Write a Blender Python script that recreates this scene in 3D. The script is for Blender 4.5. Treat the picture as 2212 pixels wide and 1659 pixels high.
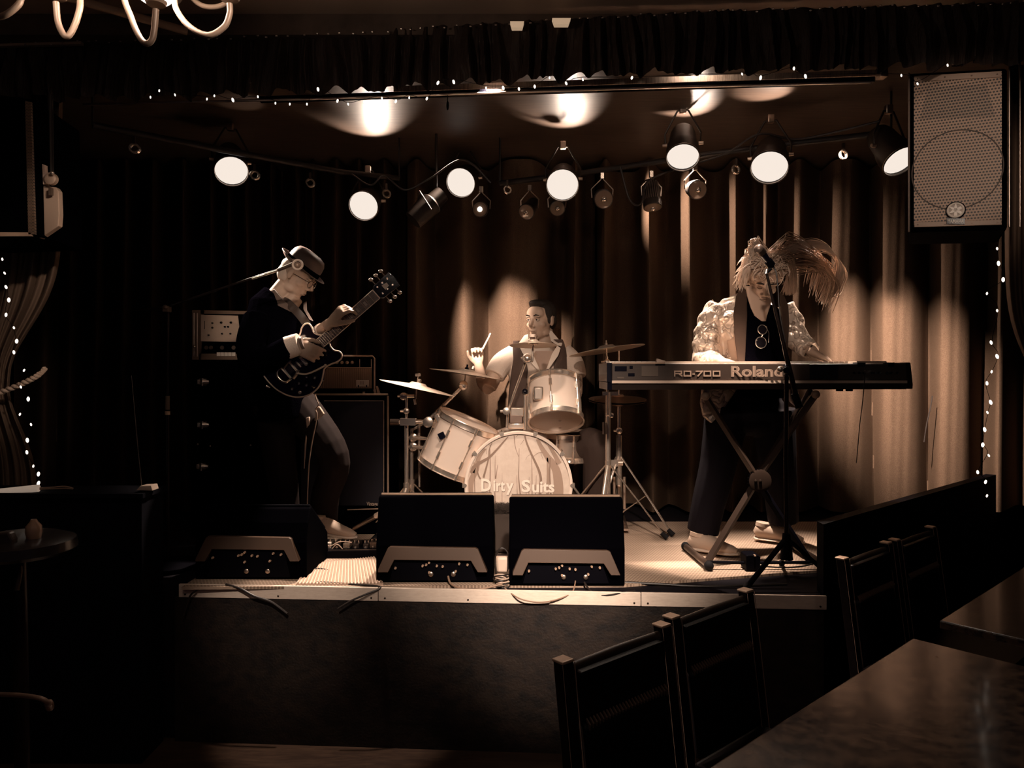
import bpy, bmesh, math, random
from mathutils import Vector, Matrix, Euler
R = random.Random(7)
for _o in list(bpy.data.objects): bpy.data.objects.remove(_o)
SC = bpy.context.scene
COL = SC.collection
# ------------------------------------------------------------------ camera
F = 1600.0; HOR = 800.0; CZ = 1.7; ST = 0.72      # focal (px), horizon row, camera height, stage height
cd = bpy.data.cameras.new('camera'); cam = bpy.data.objects.new('camera', cd); COL.objects.link(cam)
cam.location = (0, 0, CZ); cam.rotation_euler = (math.pi/2, 0, 0)
cd.sensor_width = 36; cd.lens = 36*F/2212; cd.shift_y = -(829.5-HOR)/2212; cd.clip_start = .05
SC.camera = cam
def P(px, py, d): return Vector(((px-1106)/F*d, d, CZ-(py-HOR)/F*d))
def S(n, d): return n*d/F                          # pixels -> metres at depth d
# ------------------------------------------------------------------ world, exposure
SC.view_settings.view_transform = 'Standard'; SC.view_settings.look = 'None'
SC.view_settings.exposure = 0; SC.view_settings.gamma = 1; SC.view_settings.use_curve_mapping = False
W = bpy.data.worlds.new('world'); SC.world = W; W.use_nodes = True
W.node_tree.nodes['Background'].inputs[0].default_value = (.03, .026, .075, 1)
W.node_tree.nodes['Background'].inputs[1].default_value = .1
# ------------------------------------------------------------------ lights
WARM = (1, .79, .64)
def spot(loc, target, power, deg, blend=.3, col=WARM, size=.04, name='spot'):
    l = bpy.data.lights.new(name, 'SPOT'); l.energy = power; l.color = col; l.spot_size = math.radians(deg)
    l.spot_blend = blend; l.shadow_soft_size = size
    o = bpy.data.objects.new(name, l); COL.objects.link(o); o.location = loc
    o.rotation_euler = (Vector(target)-Vector(loc)).to_track_quat('-Z', 'Y').to_euler(); return o
def point(loc, power, col=WARM, size=.05, name='point'):
    l = bpy.data.lights.new(name, 'POINT'); l.energy = power; l.color = col; l.shadow_soft_size = size
    o = bpy.data.objects.new(name, l); COL.objects.link(o); o.location = loc; return o
# unseen lamps: front-of-house wash, battens behind the valance, added fill and rim spots
spot((.25, .5, 3.0), P(1170, 1130, 3.9), 700, 31, .9, size=.08, name='house_wash')
spot((.3, .6, 3.0), P(1200, 1300, 3.28), 420, 15, .95, size=.06, name='fill_lip')  # unseen spot added to brighten the metal lip
spot((-.6, .6, 3.0), P(620, 1282, 3.35), 200, 15, .95, size=.06, name='fill_lip')  # second added spot, for the left part of the lip
spot((-.9, .6, 3.0), P(592, 680, 4.1), 260, 14, .9, size=.06, name='fill_guitar')  # this and the next two: unseen spots added to brighten the players
spot((-.5, .6, 3.0), P(1150, 760, 4.6), 230, 13, .9, size=.06, name='fill_kit')
spot((.3, .6, 3.0), P(1590, 720, 4.0), 200, 15, .9, size=.06, name='fill_keys')
spot((-.8, 3.5, 3.0), P(1105, 760, 5.1), 1250, 25, .8, size=.03, name='batten_curtain_centre')
spot((1.50, 3.60, 3.03), P(1950, 850, 5.1), 1500, 35, .95, size=.02, name='batten_curtain_right')
spot((.35, 4.72, 3.1), P(1650, 560, 5.15), 300, 44, 1, size=.02, name='batten_curtain_high')
spot((1.1, 3.35, 3.0), P(1540, 1185, 3.95), 520, 28, .7, size=.03, name='batten_carpet')
spot((-.8, 3.3, 3.0), P(735, 1240, 3.5), 150, 24, .5, size=.03, name='batten_mat')
spot((-.1, 3.3, 3.02), P(1130, 980, 4.2), 240, 46, .7, size=.04, name='batten_kit')
spot((-2.0, 4.75, 3.05), P(650, 640, 4.1), 720, 34, .8, size=.05, name='rim_guitar')
spot((-.35, 4.5, 3.05), P(750, 840, 3.95), 520, 38, .8, size=.05, name='rim_guitar_hand')
spot((.95, 4.45, 3.1), P(1600, 720, 4.0), 620, 46, .8, size=.05, name='rim_keys')
spot((2.1, 4.3, 3.1), P(1740, 750, 3.95), 420, 30, .8, size=.05, name='rim_keys')
spot((.9, .5, 3.0), P(2068, 330, 3.1), 75, 17, .6, size=.06, name='fill_right')  # unseen spot added to brighten the right loudspeaker grille
spot((.2, 1.0, 3.0), P(75, 620, 3.2), 150, 17, .8, size=.05, name='fill_left')  # unseen spot added for the left loudspeaker bracket and drape
point((1.7, .3, 2.9), 4, size=.06, name='fill_point')  # two weak fill points added out of view, no bulbs there
point((-.9, -.6, 2.9), 3, size=.06, name='fill_point')
# ------------------------------------------------------------------ materials
MATS = {}
def mat(name, col, rough=.6, metal=0, spec=.5, emit=None, es=1, noise=None, bump=None, sheen=0, coat=0):
    if name in MATS: return MATS[name]
    m = bpy.data.materials.new(name); m.use_nodes = True; nt = m.node_tree; b = nt.nodes['Principled BSDF']
    b.inputs['Base Color'].default_value = (*col, 1); b.inputs['Roughness'].default_value = rough
    b.inputs['Metallic'].default_value = metal; b.inputs['Specular IOR Level'].default_value = spec
    if coat: b.inputs['Coat Weight'].default_value = coat; b.inputs['Coat Roughness'].default_value = .1
    if sheen: b.inputs['Sheen Weight'].default_value = sheen; b.inputs['Sheen Tint'].default_value = (*[min(1, c*3) for c in col], 1)
    if emit: b.inputs['Emission Color'].default_value = (*emit, 1); b.inputs['Emission Strength'].default_value = es
    if noise:   # (scale vec, colour2, lo, hi)
        sc, c2, lo, hi = noise
        tc = nt.nodes.new('ShaderNodeTexCoord'); mp = nt.nodes.new('ShaderNodeMapping'); mp.inputs['Scale'].default_value = sc
        nz = nt.nodes.new('ShaderNodeTexNoise'); nz.inputs['Detail'].default_value = 6; nz.inputs['Roughness'].default_value = .65
        cr = nt.nodes.new('ShaderNodeValToRGB'); cr.color_ramp.elements[0].position = lo; cr.color_ramp.elements[1].position = hi
        cr.color_ramp.elements[0].color = (*col, 1); cr.color_ramp.elements[1].color = (*c2, 1)
        nt.links.new(tc.outputs['Object'], mp.inputs[0]); nt.links.new(mp.outputs[0], nz.inputs[0])
        nt.links.new(nz.outputs[0], cr.inputs[0]); nt.links.new(cr.outputs[0], b.inputs['Base Color'])
    if bump:    # (scale vec, strength, distance)
        sc, st, di = bump
        tc = nt.nodes.new('ShaderNodeTexCoord'); mp = nt.nodes.new('ShaderNodeMapping'); mp.inputs['Scale'].default_value = sc
        nz = nt.nodes.new('ShaderNodeTexNoise'); nz.inputs['Detail'].default_value = 4
        bp = nt.nodes.new('ShaderNodeBump'); bp.inputs['Strength'].default_value = st; bp.inputs['Distance'].default_value = di
        nt.links.new(tc.outputs['Object'], mp.inputs[0]); nt.links.new(mp.outputs[0], nz.inputs[0])
        nt.links.new(nz.outputs[0], bp.inputs['Height']); nt.links.new(bp.outputs[0], b.inputs['Normal'])
    MATS[name] = m; return m
def cells(name, col, hole, sx, sz, rad, rough=.5, metal=0, plane='XZ', hexed=True):
    """perforated sheet: rows of round dark holes, staggered"""
    m = mat(name, col, rough, metal); nt = m.node_tree; b = nt.nodes['Principled BSDF']; N = nt.nodes.new; L = nt.links.new
    tc = N('ShaderNodeTexCoord'); sp = N('ShaderNodeSeparateXYZ'); L(tc.outputs['Object'], sp.inputs[0])
    def M(op, a, b_=None):
        n = N('ShaderNodeMath'); n.operation = op
        for i, v in enumerate((a, b_)):
            if v is None: continue
            if isinstance(v, (int, float)): n.inputs[i].default_value = v
            else: L(v, n.inputs[i])
        return n.outputs[0]
    u = sp.outputs[plane[0]]; v = sp.outputs[plane[1]]
    vv = M('MULTIPLY', v, 1/sz); row = M('FLOOR', vv); off = M('MULTIPLY', M('PINGPONG', row, 1), .5 if hexed else 0)
    uu = M('ADD', M('MULTIPLY', u, 1/sx), off)
    fu = M('MULTIPLY', M('SUBTRACT', M('FRACT', uu), .5), sx); fv = M('MULTIPLY', M('SUBTRACT', M('FRACT', vv), .5), sz)
    dd = M('SQRT', M('ADD', M('MULTIPLY', fu, fu), M('MULTIPLY', fv, fv))); h = M('LESS_THAN', dd, rad)
    mx = N('ShaderNodeMixRGB'); L(h, mx.inputs[0]); mx.inputs[1].default_value = (*col, 1); mx.inputs[2].default_value = (*hole, 1)
    L(mx.outputs[0], b.inputs['Base Color']); return m
BLACK = mat('black_paint', (.0015, .0013, .003), .6, spec=.06)
BLACKG = mat('black_gloss', (.004, .004, .008), .18, spec=.5)
TOLEX = mat('black_tolex', (.0006, .0005, .0012), .8, spec=.01, bump=((300,)*3, .3, .001))
RUBBER = mat('rubber', (.006, .005, .006), .8, spec=.2)
CHROME = mat('chrome', (.85, .71, .60), .26, .85)
STEEL = mat('brushed_steel', (.62, .5, .42), .36, 1)
DARKM = mat('dark_metal', (.10, .07, .055), .4, .9)
GREYM = mat('grey_enamel', (.13, .085, .062), .45, .2)
CREAM = mat('cream_paint', (.72, .58, .48), .4)
PEARL = mat('pale_drum_wrap', (.74, .60, .51), .22, coat=.6)
SKIN = mat('skin', (.52, .36, .27), .5, spec=.35, bump=((90,)*3, .12, .002))
SKIN2 = mat('skin_body', (.47, .33, .25), .5, spec=.35, bump=((90,)*3, .12, .002))  # one even skin colour for all three bodies
HAIRD = mat('dark_hair', (.012, .008, .007), .55, spec=.4, bump=((160, 160, 40), .8, .004), noise=((60, 60, 30), (.09, .05, .03), .5, .75))
CLOTHB = mat('black_cloth', (.0014, .0012, .0022), .95, spec=0, bump=((30,)*3, .4, .01))
WHITEC = mat('white_cloth', (.68, .55, .46), .8, spec=.2, bump=((25,)*3, .35, .01))
WOODD = mat('dark_wood', (.014, .009, .008), .35, spec=.4, noise=((4, 60, 4), (.045, .026, .018), .45, .7))
GLASSD = mat('dark_lens', (.01, .008, .01), .08, spec=.8)
BRASS = mat('cymbal_bronze', (.85, .68, .55), .42, .55, bump=((6, 6, 400), .05, .001))
BULBM = mat('fairy_bulb', (1, .9, .8), .4, emit=(1, .86, .72), es=3.0)
LAMPM = mat('lamp_face', (.02, .015, .012), .6, spec=.1, emit=(.96, .84, .74), es=.97)
# ------------------------------------------------------------------ builder
class B:
    def __init__(s): s.bm = bmesh.new()
    def _add(s, vs, fs):
        V = [s.bm.verts.new(v) for v in vs]
        for f in fs:
            try: s.bm.faces.new([V[i] for i in f])
            except ValueError: pass
        return s
    def box(s, c, size, rot=None):
        M = rot if rot is not None else Matrix.Identity(3)
        vs = [Vector(c)+M@Vector((x*size[0]/2, y*size[1]/2, z*size[2]/2)) for x in (-1, 1) for y in (-1, 1) for z in (-1, 1)]
        return s._add(vs, [(0,1,3,2),(4,6,7,5),(0,4,5,1),(2,3,7,6),(0,2,6,4),(1,5,7,3)])
    def hexa(s, q, off):   # quad of 4 points extruded by vector
        vs = [Vector(v) for v in q]+[Vector(v)+Vector(off) for v in q]; n = len(q)
        return s._add(vs, [tuple(range(n)), tuple(range(2*n-1, n-1, -1))]+[(i, i+n, (i+1) % n+n, (i+1) % n) for i in range(n)])
    def tube(s, pts, r, seg=10, side=None, caps=True):
        """r: float or list of float/(a,b); side: hint vector for the a axis"""
        pts = [Vector(p) for p in pts]; n = len(pts)
        if not isinstance(r, (list, tuple)): r = [r]*n
        rings = []; prev = None
        for i, p in enumerate(pts):
            t = (pts[min(i+1, n-1)]-pts[max(i-1, 0)])
            t = t.normalized() if t.length > 1e-9 else Vector((0, 0, 1))
            if side is not None: a = Vector(side)-t*Vector(side).dot(t)
            elif prev is not None: a = prev-t*prev.dot(t)
            else: a = t.orthogonal()
            a.normalize(); b = t.cross(a); prev = a
            ra, rb = r[i] if isinstance(r[i], (list, tuple)) else (r[i], r[i])
            rings.append([s.bm.verts.new(p+a*ra*math.cos(2*math.pi*k/seg)+b*rb*math.sin(2*math.pi*k/seg)) for k in range(seg)])
        for i in range(n-1):
            for k in range(seg):
                s.bm.faces.new((rings[i][k], rings[i][(k+1) % seg], rings[i+1][(k+1) % seg], rings[i+1][k]))
        if caps: s.bm.faces.new(rings[0][::-1]); s.bm.faces.new(rings[-1])
        return s
    def cyl(s, p0, p1, r0, r1=None, seg=16): return s.tube([p0, p1], [r0, r0 if r1 is None else r1], seg)
    def ball(s, c, r, rot=None, u=16, v=10):
        if isinstance(r, (int, float)): r = (r, r, r)
        M = rot if rot is not None else Matrix.Identity(3); c = Vector(c); vs = [c+M@Vector((0, 0, r[2]))]
        for i in range(1, v):
            th = math.pi*i/v
            for k in range(u):
                ph = 2*math.pi*k/u; vs.append(c+M@Vector((r[0]*math.sin(th)*math.cos(ph), r[1]*math.sin(th)*math.sin(ph), r[2]*math.cos(th))))
        vs.append(c+M@Vector((0, 0, -r[2]))); fs = []
        for k in range(u):
            fs.append((0, 1+k, 1+(k+1) % u)); e = len(vs)-1; o = 1+(v-2)*u; fs.append((e, o+(k+1) % u, o+k))
            for i in range(v-2): a = 1+i*u; fs.append((a+k, a+u+k, a+u+(k+1) % u, a+(k+1) % u))
        return s._add(vs, fs)
    def lathe(s, prof, origin, axis=(0, 0, 1), seg=32, caps=True):
        """prof: list of (radius, height along axis)"""
        o = Vector(origin); t = Vector(axis).normalized(); a = t.orthogonal().normalized(); b = t.cross(a); rings = []
        for rr, h in prof:
            rings.append([s.bm.verts.new(o+t*h+(a*math.cos(2*math.pi*k/seg)+b*math.sin(2*math.pi*k/seg))*max(rr, 1e-5)) for k in range(seg)])
        for i in range(len(prof)-1):
            for k in range(seg): s.bm.faces.new((rings[i][k], rings[i][(k+1) % seg], rings[i+1][(k+1) % seg], rings[i+1][k]))
        if caps: s.bm.faces.new(rings[0][::-1]); s.bm.faces.new(rings[-1])
        return s
    def torus(s, c, axis, rad, r, seg=32, rs=8):
        c = Vector(c); t = Vector(axis).normalized(); a = t.orthogonal().normalized(); b = t.cross(a); rings = []
        for i in range(seg):
            ph = 2*math.pi*i/seg; d = a*math.cos(ph)+b*math.sin(ph)
            rings.append([s.bm.verts.new(c+d*(rad+r*math.cos(2*math.pi*k/rs))+t*r*math.sin(2*math.pi*k/rs)) for k in range(rs)])
        for i in range(seg):
            for k in range(rs):
                s.bm.faces.new((rings[i][k], rings[(i+1) % seg][k], rings[(i+1) % seg][(k+1) % rs], rings[i][(k+1) % rs]))
        return s
    def grid(s, f, nu, nv):
        V = [[s.bm.verts.new(f(i/nu, j/nv)) for j in range(nv+1)] for i in range(nu+1)]
        for i in range(nu):
            for j in range(nv): s.bm.faces.new((V[i][j], V[i+1][j], V[i+1][j+1], V[i][j+1]))
        return s
OFF = {}
def link(name, me, m=None, parent=None):
    o = bpy.data.objects.new(name, me); COL.objects.link(o)
    if m: me.materials.append(m)
    if parent is not None: o.parent = parent
    return o
def part(b, name, m, parent=None, smooth=True, bevel=0, remesh=0, sm=0, thick=0, label=None, subdiv=0, loc=None):
    me = bpy.data.meshes.new(name); bm = b.bm
    off = OFF.get(parent.name, Vector()) if parent is not None else Vector()
    org = Vector(loc) if loc is not None else (Vector() if parent is not None else None)
    if parent is None:
        xs = [v.co for v in bm.verts]
        if loc is None: org = Vector((sum(v.x for v in xs)/len(xs), sum(v.y for v in xs)/len(xs), min(v.z for v in xs)))
        shift = org
    else: shift = off
    bmesh.ops.translate(bm, verts=bm.verts, vec=-shift)
    bmesh.ops.recalc_face_normals(bm, faces=bm.faces)
    bm.to_mesh(me); bm.free(); o = link(name, me, m, parent)
    if parent is None: o.location = shift
    OFF[o.name] = shift
    if remesh:
        md = o.modifiers.new('r', 'REMESH'); md.mode = 'VOXEL'; md.voxel_size = remesh
        if sm: s2 = o.modifiers.new('s', 'SMOOTH'); s2.iterations = sm; s2.factor = .5
        dg = bpy.context.evaluated_depsgraph_get(); dg.update(); nm = bpy.data.meshes.new_from_object(o.evaluated_get(dg))
        o.modifiers.clear(); o.data = nm; me = nm
        if not me.materials: me.materials.append(m)
    if thick: md = o.modifiers.new('t', 'SOLIDIFY'); md.thickness = thick; md.offset = 0
    if bevel: md = o.modifiers.new('b', 'BEVEL'); md.width = bevel; md.segments = 2; md.limit_method = 'ANGLE'
    if subdiv: md = o.modifiers.new('ss', 'SUBSURF'); md.levels = subdiv; md.render_levels = subdiv
    if smooth:
        me.polygons.foreach_set('use_smooth', [True]*len(me.polygons))
        if not remesh:
            try: me.set_sharp_from_angle(angle=math.radians(38))
            except Exception: pass
    if label: o['label'] = label
    return o
def tag(o, label, cat, group=None, kind=None):
    o['label'] = label; o['category'] = cat
    if group: o['group'] = group
    if kind: o['kind'] = kind
    return o
def thing(name, loc, label, cat, group=None):
    o = bpy.data.objects.new(name, None); COL.objects.link(o); o.location = loc; o.empty_display_size = .05
    OFF[o.name] = Vector(loc); return tag(o, label, cat, group)
def struct(b, name, m, **k):
    o = part(b, name, m, **k); o['kind'] = 'structure'; return o
def copy_tree(o, parent=None):
    c = o.copy(); COL.objects.link(c)
    if parent is not None: c.parent = parent
    for ch in [x for x in o.children]: copy_tree(ch, c)
    return c
def text_mesh(b, s, origin, width, ux=(1, 0, 0), uz=(0, 0, 1), depth=.002, height=None, bold=0):
    cu = bpy.data.curves.new('t', 'FONT'); cu.body = s; cu.size = 1; cu.resolution_u = 3; cu.offset = bold
    o = bpy.data.objects.new('t', cu); COL.objects.link(o)
    dg = bpy.context.evaluated_depsgraph_get(); dg.update(); me = bpy.data.meshes.new_from_object(o.evaluated_get(dg))
    bpy.data.objects.remove(o); xs = [v.co.x for v in me.vertices]; ys = [v.co.y for v in me.vertices]
    x0, x1, y0, y1 = min(xs), max(xs), min(ys), max(ys); sx = width/(x1-x0); sy = (height/(y1-y0)) if height else sx
    ux = Vector(ux).normalized(); uz = Vector(uz).normalized(); n = ux.cross(uz); o3 = Vector(origin)
    base = [o3+ux*(v.co.x-x0)*sx+uz*(v.co.y-y0)*sy for v in me.vertices]
    V = [b.bm.verts.new(p+n*depth) for p in base]
    fs = [list(p.vertices) for p in me.polygons]
    for f in fs:
        try: b.bm.faces.new([V[i] for i in f])
        except ValueError: pass
    bpy.data.meshes.remove(me); return b
def rotz(a): return Matrix.Rotation(a, 3, 'Z')
def frame(fwd, up):
    y = Vector(fwd).normalized(); z = Vector(up); z = (z-y*z.dot(y)).normalized(); x = y.cross(z)
    return Matrix((x, y, z)).transposed()
def bez(p, n=12):
    """smooth Catmull-Rom through points"""
    p = [Vector(q) for q in p]; out = []
    for i in range(len(p)-1):
        a = p[max(i-1, 0)]; b = p[i]; c = p[i+1]; d = p[min(i+2, len(p)-1)]
        for k in range(n):
            t = k/n; out.append(.5*((2*b)+(c-a)*t+(2*a-5*b+4*c-d)*t*t+(3*b-a-3*c+d)*t**3))
    out.append(p[-1]); return out
def D(px): return 3.298/(1+.0626*(px-1106)/F)      # depth of the stage front line at an image column
# ================================================================== SETTING
FLOORM = mat('dark_floorboards', (.05, .028, .02), .42, noise=((1.5, 8, 1), (.10, .058, .038), .4, .7), bump=((8, 40, 1), .15, .004))
WALLM = mat('black_wall', (.005, .004, .008), .8, spec=.15)
CEILM = mat('house_ceiling', (.34, .23, .17), .75)
STCEIL = mat('stage_ceiling_black_gloss', (.06, .04, .03), .42, spec=.35, noise=((1, 14, 1), (.12, .08, .06), .35, .7))
struct(B().box((0, 2.5, -.05), (8, 7.4, .1)), 'floor', FLOORM, smooth=False)
struct(B().box((0, 1.0, 3.29), (8, 4.42, .1)), 'ceiling', CEILM, smooth=False)
struct(B().box((0, 5.9, 1.7), (8, .1, 3.4)), 'wall_back', WALLM, smooth=False)
struct(B().box((-4.0, 2.5, 1.7), (.1, 7.4, 3.4)), 'wall_left', WALLM, smooth=False)
struct(B().box((4.0, 2.5, 1.7), (.1, 7.4, 3.4)), 'wall_right', WALLM, smooth=False)
struct(B().box((0, 4.5, 3.2), (7.8, 2.6, .1)), 'ceiling_over_stage', STCEIL, smooth=False)
# stage platform
def yf(x): return 3.298-.0626*x
xl, xr = -1.545, 1.352
st = thing('stage', (0, 4.2, 0), 'low carpeted stage with a dark front and a metal-edged lip', 'stage')
CARPET = cells('stage_carpet', (.46, .335, .25), (.24, .165, .12), .016, .016, .0055, .9, 0, 'XY')
STD = mat('stage_deck_and_shade', (.008, .006, .009), .7, spec=.2)
STF = mat('stage_front_board', (.024, .015, .011), .6, noise=((3, 1, 5), (.007, .005, .005), .4, .62), bump=((20, 1, 20), .4, .006))
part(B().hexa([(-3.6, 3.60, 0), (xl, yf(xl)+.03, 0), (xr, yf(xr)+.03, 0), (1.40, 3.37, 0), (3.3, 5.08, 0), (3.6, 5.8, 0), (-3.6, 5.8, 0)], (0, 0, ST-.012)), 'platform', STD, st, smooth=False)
part(B().hexa([(xl, yf(xl), 0), (xr, yf(xr), 0), (xr, yf(xr)+.028, 0), (xl, yf(xl)+.028, 0)], (0, 0, ST-.062)), 'front_panel', STF, st, smooth=False)
# carpet on top, cut back at front right: black deck stands in for shadow
b = B(); q = [(P(1352, 1262, 1).x, 0)]
def floorpt(px, py, z=ST):
    d = (CZ-z)*F/(py-HOR); return Vector(((px-1106)/F*d, d, z))
cz = ST-.012
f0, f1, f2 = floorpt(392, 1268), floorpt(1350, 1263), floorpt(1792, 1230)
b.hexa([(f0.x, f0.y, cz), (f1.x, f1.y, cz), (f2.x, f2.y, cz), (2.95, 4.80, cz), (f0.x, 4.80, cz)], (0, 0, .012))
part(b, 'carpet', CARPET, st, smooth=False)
# metal lip: separate lengths of angle strip, each with its screws
LIP = mat('aluminium_lip', (.86, .72, .61), .45, .0, noise=((6, 6, 30), (.72, .58, .48), .4, .75))
def lip(px0, px1, h=.058):
    def pt(px, z, f=0):
        d = D(px)-.004-f; return Vector(((px-1106)/F*d, d, z))
    o = part(B().hexa([pt(px0, ST+.002), pt(px1, ST+.002), pt(px1, ST-h), pt(px0, ST-h)], (0, .012, 0)), 'edge_strip', LIP, st, smooth=False, bevel=.002)
    n = max(2, int((px1-px0)/118))
    for k in range(n):
        px = px0+14+(px1-px0-28)*k/(n-1); c = pt(px, ST-h+.014)
        part(B().lathe([(.0045, 0), (.0045, .002), (.002, .003)], c, (0, -1, 0), 8), 'screw', DARKM, o)
lip(386, 816); lip(817.5, 1384); lip(1385.5, 1786)
# low black partition right of the stage
struct(B().hexa([(1.375, 3.27, 0), (3.15, 4.82, 0), (3.11, 4.86, 0), (1.375, 3.34, 0)], (0, 0, 1.02)), 'trim_1', BLACK, smooth=False)
# ================================================================== BACK CURTAIN
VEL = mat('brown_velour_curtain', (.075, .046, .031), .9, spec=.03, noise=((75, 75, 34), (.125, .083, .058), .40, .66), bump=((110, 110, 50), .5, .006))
VELD = mat('shaded_velour_curtain', (.030, .018, .013), .9, spec=.05, noise=((60, 60, 24), (.05, .03, .02), .42, .66), bump=((110, 110, 50), .5, .006))  # same cloth as VEL, the shade at left put into its colour
folds = [(90,30),(150,24),(210,22),(270,24),(330,24),(395,20),(455,16),(492,14),(530,18),(585,14),(640,18),(675,12),(725,22),(775,16),(830,20),
 (900,24),(1000,36),(1124,56),(1244,12),(1308,15),(1402,18),(1488,26),(1588,22),(1655,15),(1728,30),(1828,45),(1938,52),(2060,48),(2165,24),(2250,24),(2330,24)]
def fold_y(px, v):
    s = 0
    dr = 9*math.sin(px*.013+v*2.1)*v
    for c, w in folds:
        u = abs(px-c-dr)/(w*(1.0+.25*v))
        if u < 2.4: s = max(s, math.exp(-u**(4 if w >= 40 else 2)))
    return s
def curtain(px0, px1, label, m_, dz=5.35):
    b = B(); n = int((px1-px0)/2.6)
    def f(u, v):
        px = px0+(px1-px0)*u
        y = dz-.34*fold_y(px, v)+.0015*math.sin(px*.31+v*7)
        return Vector(((px-1106)/F*y, y, 3.13+(ST+.02-3.13)*v))
    b.grid(f, n, 26); o = part(b, 'stage_curtain', m_); return tag(o, label, 'curtain')
curtain(30, 876, 'pleated velour backdrop panel behind the guitarist, coloured darker for its shade', VELD)
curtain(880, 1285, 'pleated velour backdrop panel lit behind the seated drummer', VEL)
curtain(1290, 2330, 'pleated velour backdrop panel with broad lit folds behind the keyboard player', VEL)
# ================================================================== VALANCE
VALM = mat('dark_satin_valance', (.027, .017, .013), .55, spec=.2, sheen=.1, bump=((14, 14, 4), .5, .02))
def lerp_tab(t, x):
    for (a, ya), (c, yc) in zip(t, t[1:]):
        if x <= c: return ya+(yc-ya)*(x-a)/(c-a)
    return t[-1][1]
vt = [(-150, 98), (0, 94), (400, 84), (700, 72), (1100, 48), (1500, 25), (2212, 4), (2400, -4)]
vb = [(-150, 222), (0, 216), (300, 214), (520, 206), (760, 200), (1100, 178), (1300, 165), (1600, 158), (1900, 150), (2212, 140), (2400, 138)]
b = B()
def vf(u, v):
    px = -150+2550*u; d = D(px)-.12; z = min(3.235, P(px, lerp_tab(vt, px), d).z)+(P(px, lerp_tab(vb, px)+5*math.sin(px*.11)+4*math.sin(px*.047+1), d).z-P(px, lerp_tab(vt, px), d).z)*v
    w = px+7*math.sin(v*2+px*.02)+11*math.sin(px*.037+1.7*math.sin(px*.0113))
    a = .022*math.sin(w*.155)+.014*math.sin(w*.31+1.3*math.sin(px*.013))+.012*math.sin(px*.071+v*4)
    return Vector(((px-1106)/F*d, d+a*(.35+.65*math.sin(v*2.6))-.02*v, z))
b.grid(vf, 900, 18); val = thing('valance', (0, 3.2, 2.9), 'long dark gathered satin valance hanging over the stage front', 'valance')
part(b, 'gathered_cloth', VALM, val)
b = B()
for k in range(90):
    px = -100+k*26+R.uniform(-7, 7); d = D(px)-.165; p = P(px, lerp_tab(vt, px)+R.uniform(-2, 5), d); p.z = min(p.z, 3.225)
    b.ball(p, (.006, .004, .004), u=6, v=4)
o = part(b, 'staple_row', STEEL, val); o['kind'] = 'stuff'
b = B().hexa([P(-150, 96, D(-150)-.16), P(175, 88, D(175)-.16), P(175, 95, D(175)-.16), P(-150, 103, D(-150)-.16)], (0, .02, 0)); part(b, 'header_batten', mat('pine_batten', (.3, .2, .14), .6), val, smooth=False)
# rail and light strip below the valance
rl = thing('curtain_rail', (0, 3.3, 2.9), 'double metal rail running under the valance', 'rail')
pr = lambda px, py, k=0: P(px, py, D(px)+.02+k)
part(B().tube([pr(180, 226), pr(700, 213), pr(1100, 199), pr(1500, 187), pr(1880, 178)], .0055, 8), 'lower_tube', STEEL, rl)
part(B().hexa([pr(560, 208, .03), pr(1890, 165, .03), pr(1890, 176, .03), pr(560, 218, .03)], (0, .03, 0)), 'dark_channel', BLACKG, rl, smooth=False)
part(B().hexa([pr(850, 186, .08), pr(1905, 150, .08), pr(1905, 163, .08), pr(850, 198, .08)], (0, .02, 0)), 'pale_batten', mat('pale_batten', (.72, .56, .45), .5, noise=((30, 4, 4), (.35, .24, .17), .4, .7)), rl, smooth=False)
part(B().box(pr(1905, 157, .05), (.035, .05, .05)), 'end_bracket', STEEL, rl, bevel=.004)
part(B().box(pr(1170, 196, .02), (.5, .02, .008), ), 'hanger_plate', DARKM, rl)
b = B().ball(pr(967, 228), (.006, .006, .022), u=8, v=6); b.tube([pr(967, 205), pr(967, 224)], .002, 6); part(b, 'pull_cord', BLACK, rl)
spot(pr(1500, 120, .04)+Vector((0, 0, -.02)), pr(1500, 170, .2), 5, 150, .8, size=.1, name='batten_glow')
# small things on the valance top: two pale sockets given a glow of their own
for px, py, w, lb in ((1117, 52, 30, 'pale fixture plate on the ceiling edge, smaller of the pair'), (1213, 45, 40, 'pale fixture plate on the ceiling edge, larger of the pair')):
    d = D(px)-.2; c = P(px, py, d); c.z = min(c.z, 3.2); hw = S(w/2, d)
    tag(part(B().hexa([c+Vector((-hw, 0, .012)), c+Vector((hw, 0, .012)), c+Vector((hw*.75, 0, -.014)), c+Vector((-hw*.75, 0, -.014))], (0, .03, 0)), 'ceiling_fixture', mat('glow_plate', (.8, .65, .5), .4, emit=(.8, .55, .35), es=.45), smooth=False), lb, 'fixture', 'pale fixtures at the ceiling edge')
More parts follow.
